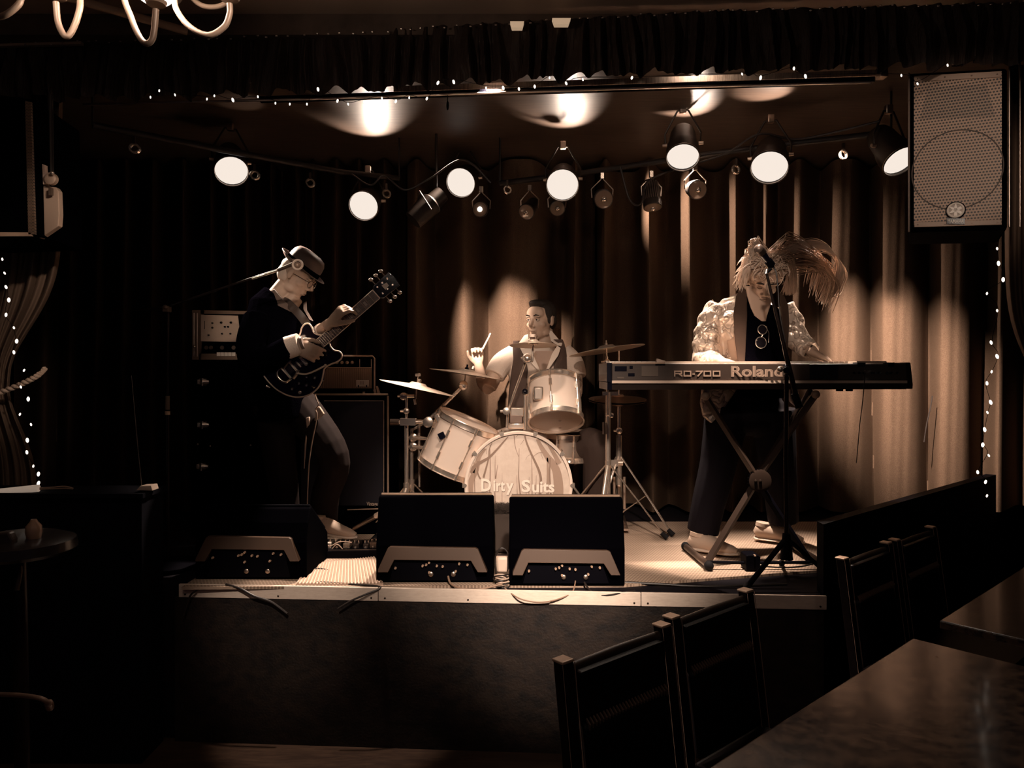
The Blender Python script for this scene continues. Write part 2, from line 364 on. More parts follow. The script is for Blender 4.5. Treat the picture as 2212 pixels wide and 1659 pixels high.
# ================================================================== SIDE DRAPE (left) WITH TIEBACK
DRM = mat('tan_side_drape', (.16, .105, .075), .85, spec=.1, bump=((70, 70, 20), .4, .006))
def drape(px0, px1, ytop, ytie, ybot, d, label, k=.55, flip=1):
    b = B()
    def f(u, v):
        y = ytop+(ybot-ytop)*v; g = math.exp(-((y-ytie)/150)**2) if ytie else 0
        sh = 1-k*g - (.25*max(0, (y-ytie)/(ybot-ytie)) if ytie else 0)
        px = px0+(px1-px0)*u*sh if flip > 0 else px1-(px1-px0)*(1-u)*sh
        return P(px, y, d-.05*max(0, math.sin(u*math.pi*9))**.7*(1-.4*g)+.01*math.sin(u*50+v*3))
    b.grid(f, 160, 40); o = part(b, 'side_drape', DRM); return tag(o, label, 'curtain')
drape(-70, 135, 205, 815, 1075, 3.52, 'tan side drape gathered by a rope at the far left')
drape(2170, 2330, 140, 900, 1150, 3.45, 'dark side drape at the far right edge past the fairy lights', flip=-1)
b = B(); pts = bez([P(-40, 862, 3.42), P(0, 848, 3.4), P(45, 830, 3.38), P(80, 812, 3.38), P(97, 796, 3.42)], 14)
for s_ in (0, 1): 
    pp = [p+Vector((0, math.cos(i*.9+s_*math.pi)*.006, math.sin(i*.9+s_*math.pi)*.006)) for i, p in enumerate(pts)]; b.tube(pp, .0085, 8)
tag(part(b, 'tieback_rope', mat('tan_rope', (.55, .4, .3), .8)), 'twisted tan rope tying back the drape at far left', 'rope')
# ================================================================== FAIRY LIGHTS
fm = B().ball((0, 0, 0), (.0042, .0042, .0075), u=8, v=6); fm_me = bpy.data.meshes.new('bulb'); bmesh.ops.recalc_face_normals(fm.bm, faces=fm.bm.faces); fm.bm.to_mesh(fm_me); fm.bm.free(); fm_me.materials.append(BULBM)
fm_me.polygons.foreach_set('use_smooth', [True]*len(fm_me.polygons))
def fairy(pts, dfun, label, big=1.0, jit=6):
    c0 = P(*pts[0], dfun(pts[0][0])); t = thing('fairy_lights', c0, label, 'string lights')
    w = bez([P(px+R.uniform(-3, 3), py-R.uniform(1, jit), dfun(px)+.006) for px, py in pts], 5)
    part(B().tube(w, .0011, 5), 'cable', BLACK, t)
    for px, py in pts:
        o = bpy.data.objects.new('bulb', fm_me); COL.objects.link(o); o.parent = t
        s_ = R.choice([1.0, 1.0, 1.35, 1.6])*big*.9; o.scale = (s_, s_, s_); o.rotation_euler = (R.uniform(-.3, .3), R.uniform(-.4, .4), 0)
        o.location = P(px, py, dfun(px)-.012)-c0
fairy([(325,210),(344,196),(378,205),(447,214),(463,207),(503,216),(557,209),(595,223),(626,225),(663,225),(687,193),(729,218),(752,225),(786,220),(825,212),(855,219),(884,211),(922,213),(946,179),(980,177),(1050,190),(1087,190),(1121,192),(1155,187),(1187,168),(1223,180),(1259,172),(1365,168),(1603,160),(1643,168),(1715,148),(1740,165),(1947,163),(1982,181),(2047,141)], lambda px: D(px)-.2, 'string of fairy lights along the valance hem over the stage', .85)
fairy([(15,526),(5,560),(10,590),(13,620),(19,648),(13,680),(30,708),(36,737),(30,761),(52,800),(45,836),(61,862),(43,895),(67,917),(59,951),(58,977),(72,1007),(83,1024),(83,1044)], lambda px: 3.3, 'string of fairy lights hanging down the tan drape at left')
fairy([(2161,501),(2154,537),(2157,569),(2167,604),(2132,634),(2154,671),(2141,740),(2154,770),(2142,803),(2132,828),(2140,869),(2133,891),(2127,928),(2123,961),(2136,984),(2112,1020),(2129,1041),(2132,1071)], lambda px: 3.2, 'string of fairy lights hanging below the right loudspeaker')
# ================================================================== LIGHTING BARS + LAMPS
BARM = mat('lighting_bar', (.02, .014, .012), .5, .3)
def bar(pts, label):
    t = thing('lighting_bar', P(*pts[0]), label, 'bar'); part(B().tube([P(*p) for p in pts], .017, 12), 'tube', BARM, t)
    for p in (pts[0], pts[-1]):
        v = P(*p); part(B().tube([v, Vector((v.x, v.y, 3.15))], .006, 8), 'hanger', BARM, t)
bar([(200, 270, 3.65), (470, 322, 4.05), (740, 372, 4.5), (862, 385, 4.62)], 'left lighting bar slanting back over the guitarist')
bar([(1080, 396, 4.62), (1250, 375, 4.45), (1530, 333, 4.2), (1700, 312, 4.05), (1925, 286, 3.85)], 'right lighting bar slanting forward over the keyboard player')
CANM = mat('lamp_can_black', (.035, .025, .02), .45, .5)
def par(px, py, d, r, dr, power, label, deg=55, up=4.0, lit=True, upd=(0, 0, 1)):
    c = P(px, py, d); dr = Vector(dr).normalized(); rr = S(r, d)
    t = thing('stage_lamp', c, label, 'stage light')
    prof = [(rr*.45, -.24), (rr*.7, -.235), (rr*.82, -.20), (rr*.9, -.12), (rr*1.0, -.09), (rr*1.05, -.06), (rr*1.08, .004), (rr*1.02, .006), (rr*1.0, -.004), (rr*.98, -.05)]
    part(B().lathe(prof, c, dr, 28, caps=False), 'can', CANM, t)
    part(B().lathe([(rr*.0, .0), (rr*.6, -.003), (rr*.985, -.012)], c, dr, 28, caps=False), 'lens', LAMPM, t)
    part(B().torus(c, dr, rr*1.04, .004, 28, 6), 'rim', STEEL, t)
    side = dr.cross(Vector((0, 0, 1))).normalized(); m0 = c-dr*.12; top = Vector((m0.x, m0.y, m0.z+rr+.10))
    b = B()
    b.tube([m0+side*(rr+.008), m0+side*(rr+.012)+Vector((0, 0, .06)), top+side*.03, top-side*.03, m0-side*(rr+.012)+Vector((0, 0, .06)), m0-side*(rr+.008)], .0055, 6)
    part(b, 'yoke', CANM, t)
    b = B().box(top+Vector((0, 0, .01)), (.035, .03, .045)); part(b, 'clamp', STEEL, t, bevel=.004)
    for s_ in (-1, 1): part(B().cyl(m0+side*s_*(rr), m0+side*s_*(rr+.025), .011, .009, 10), 'knob', STEEL, t)
    spot(c+dr*.012, c+dr, power*.45, deg, .5, size=rr*.5, name='lamp_beam')
    if up:      # light leaking from the lamp's rear vents on to the ceiling
        cx_, y0_, y1_ , pw = up; d0 = 1.45*F/(HOR-y1_); d1 = 1.45*F/(HOR-y0_); tg = P(cx_, 0, (d0*.55+d1*.45)); tg.z = 3.15
        v = P(cx_, 0, d0-.03); v.z = 2.93; v.x += .06
        spot(v, tg, pw, 66, .6, size=.015, name='lamp_vent_spill')
    return t
par(500, 370, 4.2, 34, (.31, -.68, -.66), 18, 'lit stage lamp tilted right, leftmost on the left bar', up=(520, 205, 236, .6))
par(785, 445, 4.5, 31, (-.05, -.85, -.42), 18, 'lit stage lamp hanging lowest of the seven, right end of the left bar', up=(792, 205, 310, 30))
par(995, 395, 4.8, 31, (-.18, -.86, -.45), 14, 'lit stage lamp over the drummer, between the two bars', up=(995, 215, 325, 26))
par(1215, 400, 4.3, 34, (-.08, -.84, -.50), 18, 'lit stage lamp on the right bar with a small dark lamp beneath it', up=(1215, 195, 290, 30))
par(1475, 340, 4.05, 34, (-.14, -.6, -.78), 18, 'lit stage lamp directly above a small round unlit lamp', up=(1482, 185, 262, 30))
par(1662, 362, 3.95, 38, (-.28, -.66, -.68), 22, 'largest lit stage lamp above the keyboard player', up=(1655, 178, 216, 18))
par(1945, 348, 3.75, 36, (.18, -.6, -.76), 14, 'lit stage lamp half hidden behind the right loudspeaker', up=0)
# small unlit pin spots
LENS2 = mat('unlit_lens', (.22, .15, .11), .12, spec=.9, coat=.5)
def pin(px, py, d, r, dr, ln, label, ribs=False, glow=False, top=None):
    c = P(px, py, d); dr = Vector(dr).normalized(); rr = S(r, d); t = thing('pin_spot', c, label, 'stage light', 'small unlit lamps on the right bar')
    prof = [(rr*.5, -ln), (rr*.8, -ln*.97), (rr*.85, -ln*.5), (rr*.9, -.05), (rr, -.03), (rr, 0), (rr*.93, .002)]
    part(B().lathe(prof, c, dr, 24), 'can', CANM, t)
    if ribs:
        for k in range(18): part_b = None
        b = B(); a = dr.orthogonal().normalized(); b2 = dr.cross(a)
        for k in range(24):
            ph = 2*math.pi*k/24; e = (a*math.cos(ph)+b2*math.sin(ph))*rr*.92; b.tube([c-dr*ln*.9+e, c-dr*.03+e], .0022, 5)
        part(b, 'cooling_ribs', GREYM, t)
    part(B().lathe([(rr*.0, .006), (rr*.5, .005), (rr*.9, 0)], c+dr*.002, dr, 24, caps=False), 'lens', LENS2, t)
    part(B().ball(c+dr*.008, rr*.33, u=10, v=8), 'bulb', BULBM if glow else CHROME, t)
    side = dr.cross(Vector((0, 0, 1))).normalized(); m0 = c-dr*ln*.45; tp = Vector((m0.x, m0.y, m0.z+rr+.06))
    part(B().tube([m0+side*(rr+.004), m0+side*(rr+.008)+Vector((0, 0, .05)), tp, m0-side*(rr+.008)+Vector((0, 0, .05)), m0-side*(rr+.004)], .004, 6), 'yoke', STEEL, t)
    part(B().box(tp+Vector((0, 0, .012)), (.024, .022, .04)), 'clamp', CHROME, t, bevel=.003)
pin(1037, 452, 4.5, 17, (-.1, -.9, -.2), .12, 'small pin spot glowing faintly beside the lamp over the drummer', glow=True)
pin(1137, 458, 4.5, 18, (-.3, -.8, -.5), .16, 'small unlit pin spot tilted left, first of the row on the right bar')
pin(1204, 450, 4.4, 17, (0, -.9, -.3), .10, 'small unlit pin spot tucked just under a lit lamp')
pin(1304, 430, 4.35, 21, (.05, -.92, -.35), .12, 'small unlit round pin spot between the lit lamp and the ribbed can')
pin(1410, 448, 4.3, 20, (.05, -.3, -.95), .17, 'ribbed unlit can lamp pointing straight down', ribs=True)
pin(1507, 410, 4.25, 21, (.05, -.95, -.3), .11, 'small unlit round pin spot below the lit lamp on the right bar')
c = P(925, 440, 4.55); t = thing('profile_lamp', c, 'long unlit lamp hanging slanted in shadow between the bars', 'stage light')
a0, a1 = P(955, 418, 4.55), P(892, 476, 4.5)
part(B().tube([a0, a0.lerp(a1, .3), a0.lerp(a1, .35), a1], [.05, .055, .07, .06], 18), 'can', CANM, t)
part(B().tube([a0.lerp(a1, .5)+Vector((.03, -.07, -.03)), a0.lerp(a1, .5)+Vector((-.04, -.07, .08)), a0.lerp(a1, .5)+Vector((-.06, 0, .02))], .005, 6), 'yoke', CANM, t)
hp = a0.lerp(a1, .2); part(B().tube([hp, Vector((hp.x, hp.y, 3.15))], .007, 8), 'hanger', CANM, t)
for px, py, d, lb in ((290, 320, 3.75, 'empty ring clamp, leftmost on the left bar'), (670, 395, 4.35, 'empty ring clamp beside the lowest lit lamp'), (1096, 410, 4.55, 'empty ring clamp left of the tilted pin spot'), (1822, 334, 3.95, 'empty ring clamp near the right loudspeaker'), (550, 378, 4.15, 'empty ring clamp just right of the leftmost lit lamp'), (1590, 366, 4.1, 'empty ring clamp left of the largest lamp'), (835, 418, 4.5, 'empty ring clamp just right of the lowest lit lamp')):
    c = P(px, py, d); t = thing('ring_clamp', c, lb, 'clamp', 'empty ring clamps on the lighting bars')
    b = B().torus(c, (.4, -1, .1), .022, .006, 20, 6); b.torus(c+Vector((0, .012, 0)), (.4, -1, .1), .022, .005, 20, 6)
    part(b, 'ring', CHROME, t); part(B().box(c+Vector((0, 0, .04)), (.012, .012, .04)), 'bracket', DARKM, t)
# power leads looped along the bars
for pts, lb in (([(760, 376, 4.5), (800, 400, 4.5), (830, 380, 4.5), (875, 410, 4.5), (930, 385, 4.5), (1000, 345, 4.5), (1060, 395, 4.55)], 'tangle of black leads between the two lighting bars'), ([(1340, 360, 4.25), (1360, 430, 4.25), (1385, 440, 4.25), (1410, 385, 4.2), (1560, 335, 4.1), (1640, 290, 4.0), (1730, 300, 4.0), (1900, 262, 3.8)], 'black lead draped along the right lighting bar')):
    tag(part(B().tube(bez([P(*p) for p in pts], 8), .006, 6), 'power_lead', mat('lead_black', (.03, .022, .02), .4)), lb, 'cable')
# ================================================================== CHANDELIER
CHM = mat('pale_iron', (.24, .165, .12), .45, .1)
cc = P(330, -70, 1.95); ch = thing('chandelier', cc, 'wrought iron chandelier with curled arms at top left', 'chandelier')
def arm(pts, r=.0075): return part(B().tube(bez([P(*p) for p in pts], 12), r, 10), 'arm', CHM, ch)
arm([(330, -60, 1.95), (270, -20, 1.9), (284, 40, 1.86), (303, 82, 1.83), (318, 94, 1.82), (331, 78, 1.82), (337, 20, 1.82)])
arm([(330, -60, 1.95), (370, -20, 1.93), (382, 22, 1.9), (410, 58, 1.88), (450, 76, 1.87), (484, 58, 1.87), (496, 30, 1.87), (496, 8, 1.87)])
arm([(330, -60, 1.95), (200, -60, 1.9), (176, -20, 1.86), (172, 20, 1.84), (158, 62, 1.83), (142, 79, 1.82), (126, 50, 1.82), (121, 5, 1.82)])
arm([(330, -60, 1.95), (390, -30, 2.05), (425, 5, 2.1), (452, 15, 2.12), (485, 8, 2.14), (510, -25, 2.14)], .007)
arm([(330, -60, 1.95), (150, -70, 1.85), (60, -20, 1.8), (40, 10, 1.78), (12, 32, 1.77), (-15, 36, 1.77), (-40, 20, 1.77)])
part(B().lathe([(.004, 1.0), (.012, .55), (.02, .3), (.05, .1), (.055, .02), (.07, .0), (.03, -.02), (.0, -.03)], P(332, 2, 1.97)-Vector((0, 0, -.02)), (0, 0, 1), 24, caps=False), 'centre_bowl', CHM, ch)
for (px, py, d) in ((337, 14, 1.82), (496, 4, 1.87), (121, 0, 1.82)):
    c = P(px, py, d); part(B().lathe([(.0, 0), (.022, .004), (.026, .012), (.012, .016), (.011, .09), (.0, .092)], c, (0, 0, 1), 16), 'candle_cup', CHM, ch)
part(B().ball(P(335, -14, 1.9), (.045, .045, .028), u=16, v=10), 'bulb', mat('bulb_glow', (1, .9, .8), .3, emit=(1, .86, .74), es=4), ch)
point(P(335, -34, 1.86), 15, size=.05, name='chandelier_bulb')
t = tag(part(B().tube([P(90, -22, 2.80), P(405, 68, 3.05)], .016, 10), 'ceiling_pipe', mat('painted_pipe', (.35, .23, .16), .6)), 'thin painted pipe slanting across the ceiling behind the chandelier', 'pipe')
# ================================================================== PA SPEAKERS
GRILLE = cells('perforated_grille', (.5, .32, .22), (.006, .005, .008), .0105, .0125, .0036)
def pa_right():
    c = P(2068, 325, 3.12); t = thing('loudspeaker', c, 'black loudspeaker with a perforated grille and round badge, hung at the right', 'loudspeaker')
    q = [P(1962, 158, 3.20), P(2176, 146, 3.03), P(2176, 496, 3.03), P(1962, 502, 3.20)]
    n = (q[1]-q[0]).cross(q[3]-q[0]).normalized();  n = n if n.y < 0 else -n
    back = -n*.36
    def at(u, v, k=0): return (q[0].lerp(q[1], u)).lerp(q[3].lerp(q[2], u), v)+n*k
    part(B().hexa(q, back), 'cabinet', TOLEX, t, bevel=.012, smooth=False)
    b = B()
    for a, e, f, g in ((0, 0, 1, .0), ): pass
    part(B().hexa([at(.06, .025, .002), at(.945, .025, .002), at(.945, .97, .002), at(.06, .97, .002)], n*.006), 'grille', GRILLE, t, smooth=False)
    FR = mat('grille_lip', (.42, .28, .20), .45)
    for v0, v1 in ((.025, .062), (.94, .972)):
        o = part(B().hexa([at(.065, v0, .009), at(.94, v0, .009), at(.94, v1, .009), at(.065, v1, .009)], n*.003), 'lip_strip', FR, t, smooth=False, bevel=.0015)
        for u in (.1, .38, .65, .9): part(B().lathe([(.0035, 0), (.003, .002)], at(u, (v0+v1)/2, .012), n, 8), 'screw', DARKM, o)
    part(B().hexa([at(-.005, 0, .0), at(.02, 0, .0), at(.02, 1, .0), at(-.005, 1, .0)], n*.008), 'side_rail', GREYM, t, smooth=False, bevel=.003)
    # driver cone and horn seen dimly behind: raised ring on the grille
    part(B().torus(at(.5, .62, .006), n, .165, .0035, 48, 6), 'woofer_ring', mat('woofer_ring', (.06, .04, .03), .6), t)
    part(B().hexa([at(.2, .10, .007), at(.8, .10, .007), at(.88, .30, .007), at(.12, .30, .007)], n*.002), 'horn_mouth', cells('horn_grille', (.38, .245, .165), (.004, .004, .007), .0105, .0125, .004), t, smooth=False)
    ux = (q[1]-q[0]).normalized(); uz = (q[0]-q[3]).normalized()
    bc = at(.49, .875, .011)
    bp = part(B().lathe([(.037, 0), (.037, .004), (.034, .006)], bc, n, 32), 'badge', BLACKG, t)
    part(B().torus(bc+n*.007, n, .0285, .0042, 36, 8), 'badge_ring', mat('badge_white', (.9, .8, .7), .4), bp)
    part(B().lathe([(.028, 0), (.028, .0012)], bc+n*.006, n, 32), 'badge_disc', mat('badge_grey', (.42, .34, .29), .5), bp)
    b = B()
    for k in range(3):      # three crossed tuning-fork bars
        a = math.pi/2+k*math.pi/3; dv = ux*math.cos(a)+uz*math.sin(a); sv = ux*-math.sin(a)+uz*math.cos(a)
        b.hexa([bc+n*.0075-dv*.024-sv*.0055, bc+n*.0075+dv*.012-sv*.0055, bc+n*.0075+dv*.026-sv*.0012, bc+n*.0075+dv*.026+sv*.0012, bc+n*.0075+dv*.012+sv*.0055, bc+n*.0075-dv*.024+sv*.0055], n*.002)
    part(b, 'badge_star', MATS['badge_white'], bp, smooth=False)
    part(B().hexa([bc+n*.004-ux*.033-uz*.034, bc+n*.004+ux*.033-uz*.034, bc+n*.004+ux*.033-uz*.058, bc+n*.004-ux*.033-uz*.058], n*.003), 'badge_plate', BLACKG, bp, smooth=False)
    part(text_mesh(B(), 'YAMAHA', bc+n*.0075-ux*.029-uz*.054, .058, ux, uz, .001, .015, .012), 'lettering', MATS['badge_white'], bp, smooth=False)
    part(B().tube([P(2180, 150, 3.15), P(2180, 490, 3.15)], .004, 8), 'hanging_rod', STEEL, t)
    part(B().tube([P(2203, 130, 3.2), P(2203, 490, 3.2)], .004, 8), 'hanging_rod', STEEL, t)
    part(B().hexa([at(.3, -.01, -.1), at(.75, -.01, -.1), at(.62, -.07, -.2), at(.4, -.07, -.2)], n*-.02), 'hanging_bracket', GREYM, t, smooth=False)
    part(B().box(P(2068, 138, 3.15), (.03, .03, .012)), 'eye_bolt', STEEL, t)
pa_right()
t = thing('loudspeaker', P(20, 370, 3.1), 'black loudspeaker hung at far left, turned so its bracket plate shows', 'loudspeaker')
part(B().hexa([P(-110, 190, 3.0), P(76, 214, 3.0), P(83, 508, 3.0), P(-110, 514, 3.0)], (-.05, .4, 0)), 'cabinet', TOLEX, t, smooth=False, bevel=.01)
part(B().hexa([P(54, 218, 2.985), P(66, 220, 2.985), P(75, 506, 2.985), P(61, 506, 2.985)], (0, .012, 0)), 'grille', cells('edge_grille', (.2, .13, .09), (.01, .008, .01), .006, .006, .0018), t, smooth=False)
part(B().hexa([P(-110, 500, 2.985), P(66, 502, 2.985), P(68, 510, 2.985), P(-110, 510, 2.985)], (0, .012, 0)), 'lip_strip', MATS['grille_lip'], t, smooth=False)
part(B().tube([P(78, 222, 3.02), P(82, 510, 3.02)], .003, 6), 'corner_trim', GREYM, t)
o = part(B().hexa([P(79, 368, 3.05), P(92, 370, 3.05), P(94, 392, 3.05), P(103, 402, 3.05), P(120, 404, 3.05), P(126, 412, 3.05), P(128, 462, 3.05), P(126, 488, 3.05), P(86, 515, 3.05), P(82, 512, 3.05)], (0, .03, 0)), 'bracket_plate', mat('tan_bracket', (.62, .44, .33), .4, .2), t, smooth=False, bevel=.003)
part(B().hexa([P(91, 354, 3.03), P(96, 356, 3.03), P(98, 396, 3.03), P(93, 398, 3.03)], (0, .02, 0)), 'handle', mat('handle_pale', (.7, .5, .4), .4), o, smooth=False)
part(B().lathe([(S(13, 3.0), 0), (S(13, 3.0), .02), (S(8, 3.0), .026)], P(114, 388, 3.04), (0, -1, 0), 24), 'knob', MATS['tan_bracket'], t)
part(B().ball(P(113, 374, 3.0), .008), 'knob_screw', CHROME, t)
part(B().box(P(110, 414, 3.03), (.012, .015, .03)), 'strap', GREYM, t)
part(B().tube([P(110, 380, 3.12), P(108, 205, 3.12)], .012, 10), 'hanging_pole', BARM, t)
# ================================================================== LEFT: MEASURES ON THE BOOTH
z0 = 1.17
t = thing('sound_booth', (-2.4, 3.3, 0), 'black draped booth in front of the left end of the stage', 'booth')
part(B().hexa([(-3.4, 3.2, 0), (-1.60, 3.2, 0), (-1.60, 3.40, 0), (-3.4, 3.40, 0)], (0, 0, z0-.02)), 'front_cloth', mat('booth_black', (.003, .003, .006), .9, spec=.1), t, smooth=False)
part(B().hexa([(-3.42, 3.18, z0-.02), (-1.585, 3.18, z0-.02), (-1.585, 3.41, z0-.02), (-3.42, 3.41, z0-.02)], (0, 0, .02)), 'top_board', MATS['booth_black'], t, smooth=False)
d = 3.22
o = part(B().tube([P(-60, 1071, d)+Vector((0, 0, .003)), P(83, 1056, d)+Vector((0, 0, .003))], [.016, .016], 14), 'tube', mat('white_tube', (.85, .72, .62), .4, emit=(.85, .65, .5), es=.25))  # pale tube with a faint glow in its material
o.name = 'pale_tube'; tag(o, 'pale tube lying on the edge of the booth at far left', 'tube light')
b = B().tube(bez([P(86, 1054, d), P(110, 1053, d), P(140, 1051, d), P(158, 1055, d)]), .0035, 6); b.tube(bez([P(86, 1057, d), P(110, 1056, d), P(140, 1055, d), P(157, 1056, d)]), .003, 6)
tag(part(b, 'flat_cable', mat('tan_cable', (.4, .27, .19), .5)), 'pale double cable running on from the tube on the booth', 'cable')
t = thing('radio_receiver', P(312, 1058, d), 'small pale radio receiver with a long thin aerial on the booth', 'receiver')
part(B().hexa([P(294, 1059, d), P(302, 1050, d), P(326, 1049, d), P(329, 1060, d)], (0, .06, 0)), 'housing', mat('pale_plastic', (.6, .47, .38), .4), t, smooth=False, bevel=.002)
part(B().tube([P(306, 1050, d+.02), P(298, 970, d+.02), P(284, 811, d+.02)], [.0022, .0018, .0012], 6), 'aerial', STEEL, t)
# bar stool, far left foreground
t = thing('bar_stool', (-1.6, 2.3, 0), 'dark bar stool with a glossy seat and curved footrest at far left', 'stool')
dS = 2.35
DK = mat('stool_black_metal', (.03, .02, .018), .3, .6); DKS = mat('stool_seat_black', (.02, .014, .013), .25, spec=.7)
part(B().lathe([(.02, 0), (.15, .0), (.165, .012), (.16, .04), (.12, .055), (0, .055)], P(40, 1195, dS), (0, 0, 1), 32), 'seat', DKS, t)
part(B().tube([P(40, 1200, dS), P(44, 1380, dS), P(48, 1620, dS), Vector((P(48, 1620, dS).x, dS, .02))], .022, 14), 'column', DK, t)
part(B().lathe([(.2, 0), (.2, .012), (.05, .03), (.03, .06)], Vector((P(48, 1620, dS).x, dS, 0)), (0, 0, 1), 32), 'base', DK, t)
fr = mat('footrest_tan', (.34, .22, .16), .4, .3)
part(B().tube(bez([P(-40, 1498, dS), P(0, 1500, dS-.04), P(45, 1502, dS-.08), P(85, 1508, dS-.1), P(104, 1518, dS-.09), P(108, 1528, dS-.05)]), [.007]*49+[.012]*12, 10), 'footrest', fr, t)
part(B().tube(bez([P(45, 1210, dS), P(43, 1240, dS-.02), P(36, 1275, dS-.03)]), .007, 8), 'height_lever', GREYM, t)
part(B().hexa([P(-60, 1156, dS-.1), P(18, 1150, dS-.1), P(26, 1166, dS-.1), P(24, 1200, dS-.1), P(-60, 1205, dS-.1)], (0, .03, 0)), 'backrest', mat('stool_back', (.045, .03, .024), .4), t, smooth=False, bevel=.006)
t = thing('bottle_glass', P(73, 1160, dS-.03), 'small dark rounded glass standing on the stool seat', 'glass')
part(B().lathe([(0, 0), (.02, 0), (.024, .02), (.022, .04), (.012, .052), (.008, .06)], P(73, 1163, dS-.03), (0, 0, 1), 20), 'bowl', mat('brown_glass', (.3, .18, .12), .12, spec=.8), t)
# ================================================================== CHAIRS AND TABLES (right foreground)
CHW = mat('chair_dark_wood', (.006, .004, .005), .3, spec=.3, coat=.12, noise=((40, 40, 6), (.022, .013, .01), .5, .8))
CHP = mat('chair_black_vinyl', (.003, .002, .003), .42, spec=.25)
PLT = mat('chair_pleated_trim', (.16, .10, .07), .4, spec=.5)
CAPM = mat('post_cap_pale', (.55, .38, .28), .35, .3)
def make_chair(w=.42):
    t = thing('dining_chair', (0, 0, 0), '', 'chair')
    for s in (-1, 1):
        x = s*w/2
        b = B().hexa([(x-.021, .235, 0), (x+.021, .235, 0), (x+.021, .272, 0), (x-.021, .272, 0)], (0, -.05, .46))
        b.hexa([(x-.021, .185, .458), (x+.021, .185, .458), (x+.021, .222, .458), (x-.021, .222, .458)], (0, .06, .472))
        part(b, 'back_post', CHW, t, bevel=.004, smooth=False)
        part(B().tube([(x-.022, .184, .46), (x-.022, .243, .926)], .0009, 5).tube([(x+.022, .184, .46), (x+.022, .243, .926)], .0013, 5), 'post_edge_light', CAPM, t)  # pale strips drawn for the light catching the post edges
        part(B().hexa([(x-.022, .243, .926), (x+.022, .243, .926), (x+.022, .284, .926), (x-.022, .284, .926)], (0, .002, .008)), 'post_cap', CAPM, t, bevel=.003, smooth=False)
        part(B().hexa([(x-.018, -.20, 0), (x+.018, -.20, 0), (x+.018, -.165, 0), (x-.018, -.165, 0)], (0, .01, .43)), 'leg', CHW, t, bevel=.003, smooth=False)
    part(B().tube([(-w/2+.02, .262, .898), (0, .264, .900), (w/2-.02, .262, .898)], [(.018, .014)]*3, 12, side=(0, 0, 1)), 'top_rail', mat('chair_rail_sheen', (.045, .03, .022), .35, spec=.5), t)
    part(B().hexa([(-w/2+.028, .228, .90), (w/2-.028, .228, .90), (w/2-.028, .254, .90), (-w/2+.028, .254, .90)], (0, -.008, -.14)), 'upper_panel', CHP, t, bevel=.008, smooth=False)
    b = B(); n = 26
    for k in range(n):
        x = -w/2+.045+(w-.09)*k/(n-1); b.tube([(x, .222, .776), (x+.002, .212, .762), (x+.004, .214, .742)], [.003, .0052, .002], 6)
    o = part(b, 'pleat_row', PLT, t); o['kind'] = 'stuff'
    b = B(); b.grid(lambda u, v: Vector((-w/2+.035+(w-.07)*u, .228-.03*math.sin(math.pi*u)**.5*math.sin(math.pi*v)**.5-.035*v, .762-.26*v)), 16, 12)
    part(b, 'back_cushion', CHP, t, thick=.02)
    part(B().box((0, .0, .455), (w+.02, .42, .06)), 'seat_cushion', CHP, t, bevel=.02)
    part(B().box((0, .0, .41), (w, .40, .035)), 'seat_frame', CHW, t, smooth=False, bevel=.003)
    for s in (-1, 1): part(B().box((s*w/2, .01, .2), (.02, .38, .03)), 'stretcher', CHW, t, smooth=False)
    return t
ang = math.radians(40.8); proto = make_chair(.42)
def post_mid(p0, p1): return (Vector(p0)+Vector(p1))/2
for i, (m, lb) in enumerate((((.296, 2.105), 'dark dining chair nearest the camera with a pleated backrest trim'), ((.66, 2.455), 'dark dining chair second from the camera, its top rail against the stage lip'), ((1.515, 3.175), 'dark dining chair third in the row, its post against the stage corner'), ((1.90, 3.505), 'dark dining chair farthest along the row near the partition'))):
    c = proto if i == 0 else copy_tree(proto)
    off = Vector((math.sin(ang), -math.cos(ang), 0))*.262
    c.location = Vector((m[0], m[1], 0))+off; c.rotation_euler = (0, 0, ang); tag(c, lb, 'chair', 'dining chairs in a row along the right tables')
TBM = mat('glossy_worn_table', (.008, .005, .006), .25, spec=.5, coat=.4, noise=((4, 4, 4), (.07, .043, .029), .42, .68), bump=((12, 12, 12), .12, .004))
for k, (p0, p1, dep, lb) in enumerate((((.17, 1.50), (1.42, 2.625), .62, 'glossy worn dark table in the bottom right foreground'), ((1.62, 2.81), (3.0, 4.05), .62, 'glossy dark table beyond the nearer one at far right'))):
    a = Vector((*p0, .72)); e = Vector((*p1, .72)); n = Vector(((e-a).y, -(e-a).x, 0)).normalized()*dep
    t = thing('dining_table', ((a+e)/2+n/2).xy.to_3d(), lb, 'table')
    part(B().hexa([a, e, e+n, a+n], (0, 0, .032)), 'table_top', TBM, t, bevel=.006, smooth=False)
    for q in (a.lerp(e, .12)+n*.5, a.lerp(e, .88)+n*.5):
        part(B().tube([(q.x, q.y, .02), (q.x, q.y, .72)], .035, 14), 'pedestal', BLACK, t)
        part(B().lathe([(.18, 0), (.18, .012), (.05, .03)], (q.x, q.y, 0), (0, 0, 1), 28), 'foot_plate', BLACK, t)
tag(part(B().hexa([P(2022, 1418, 2.45), P(2074, 1424, 2.45), P(2074, 1428, 2.45), P(2022, 1423, 2.45)], (0, .03, -.04)), 'table_clip', MATS['post_cap_pale'], smooth=False, bevel=.001), 'small pale strip between the two right tables', 'clip')
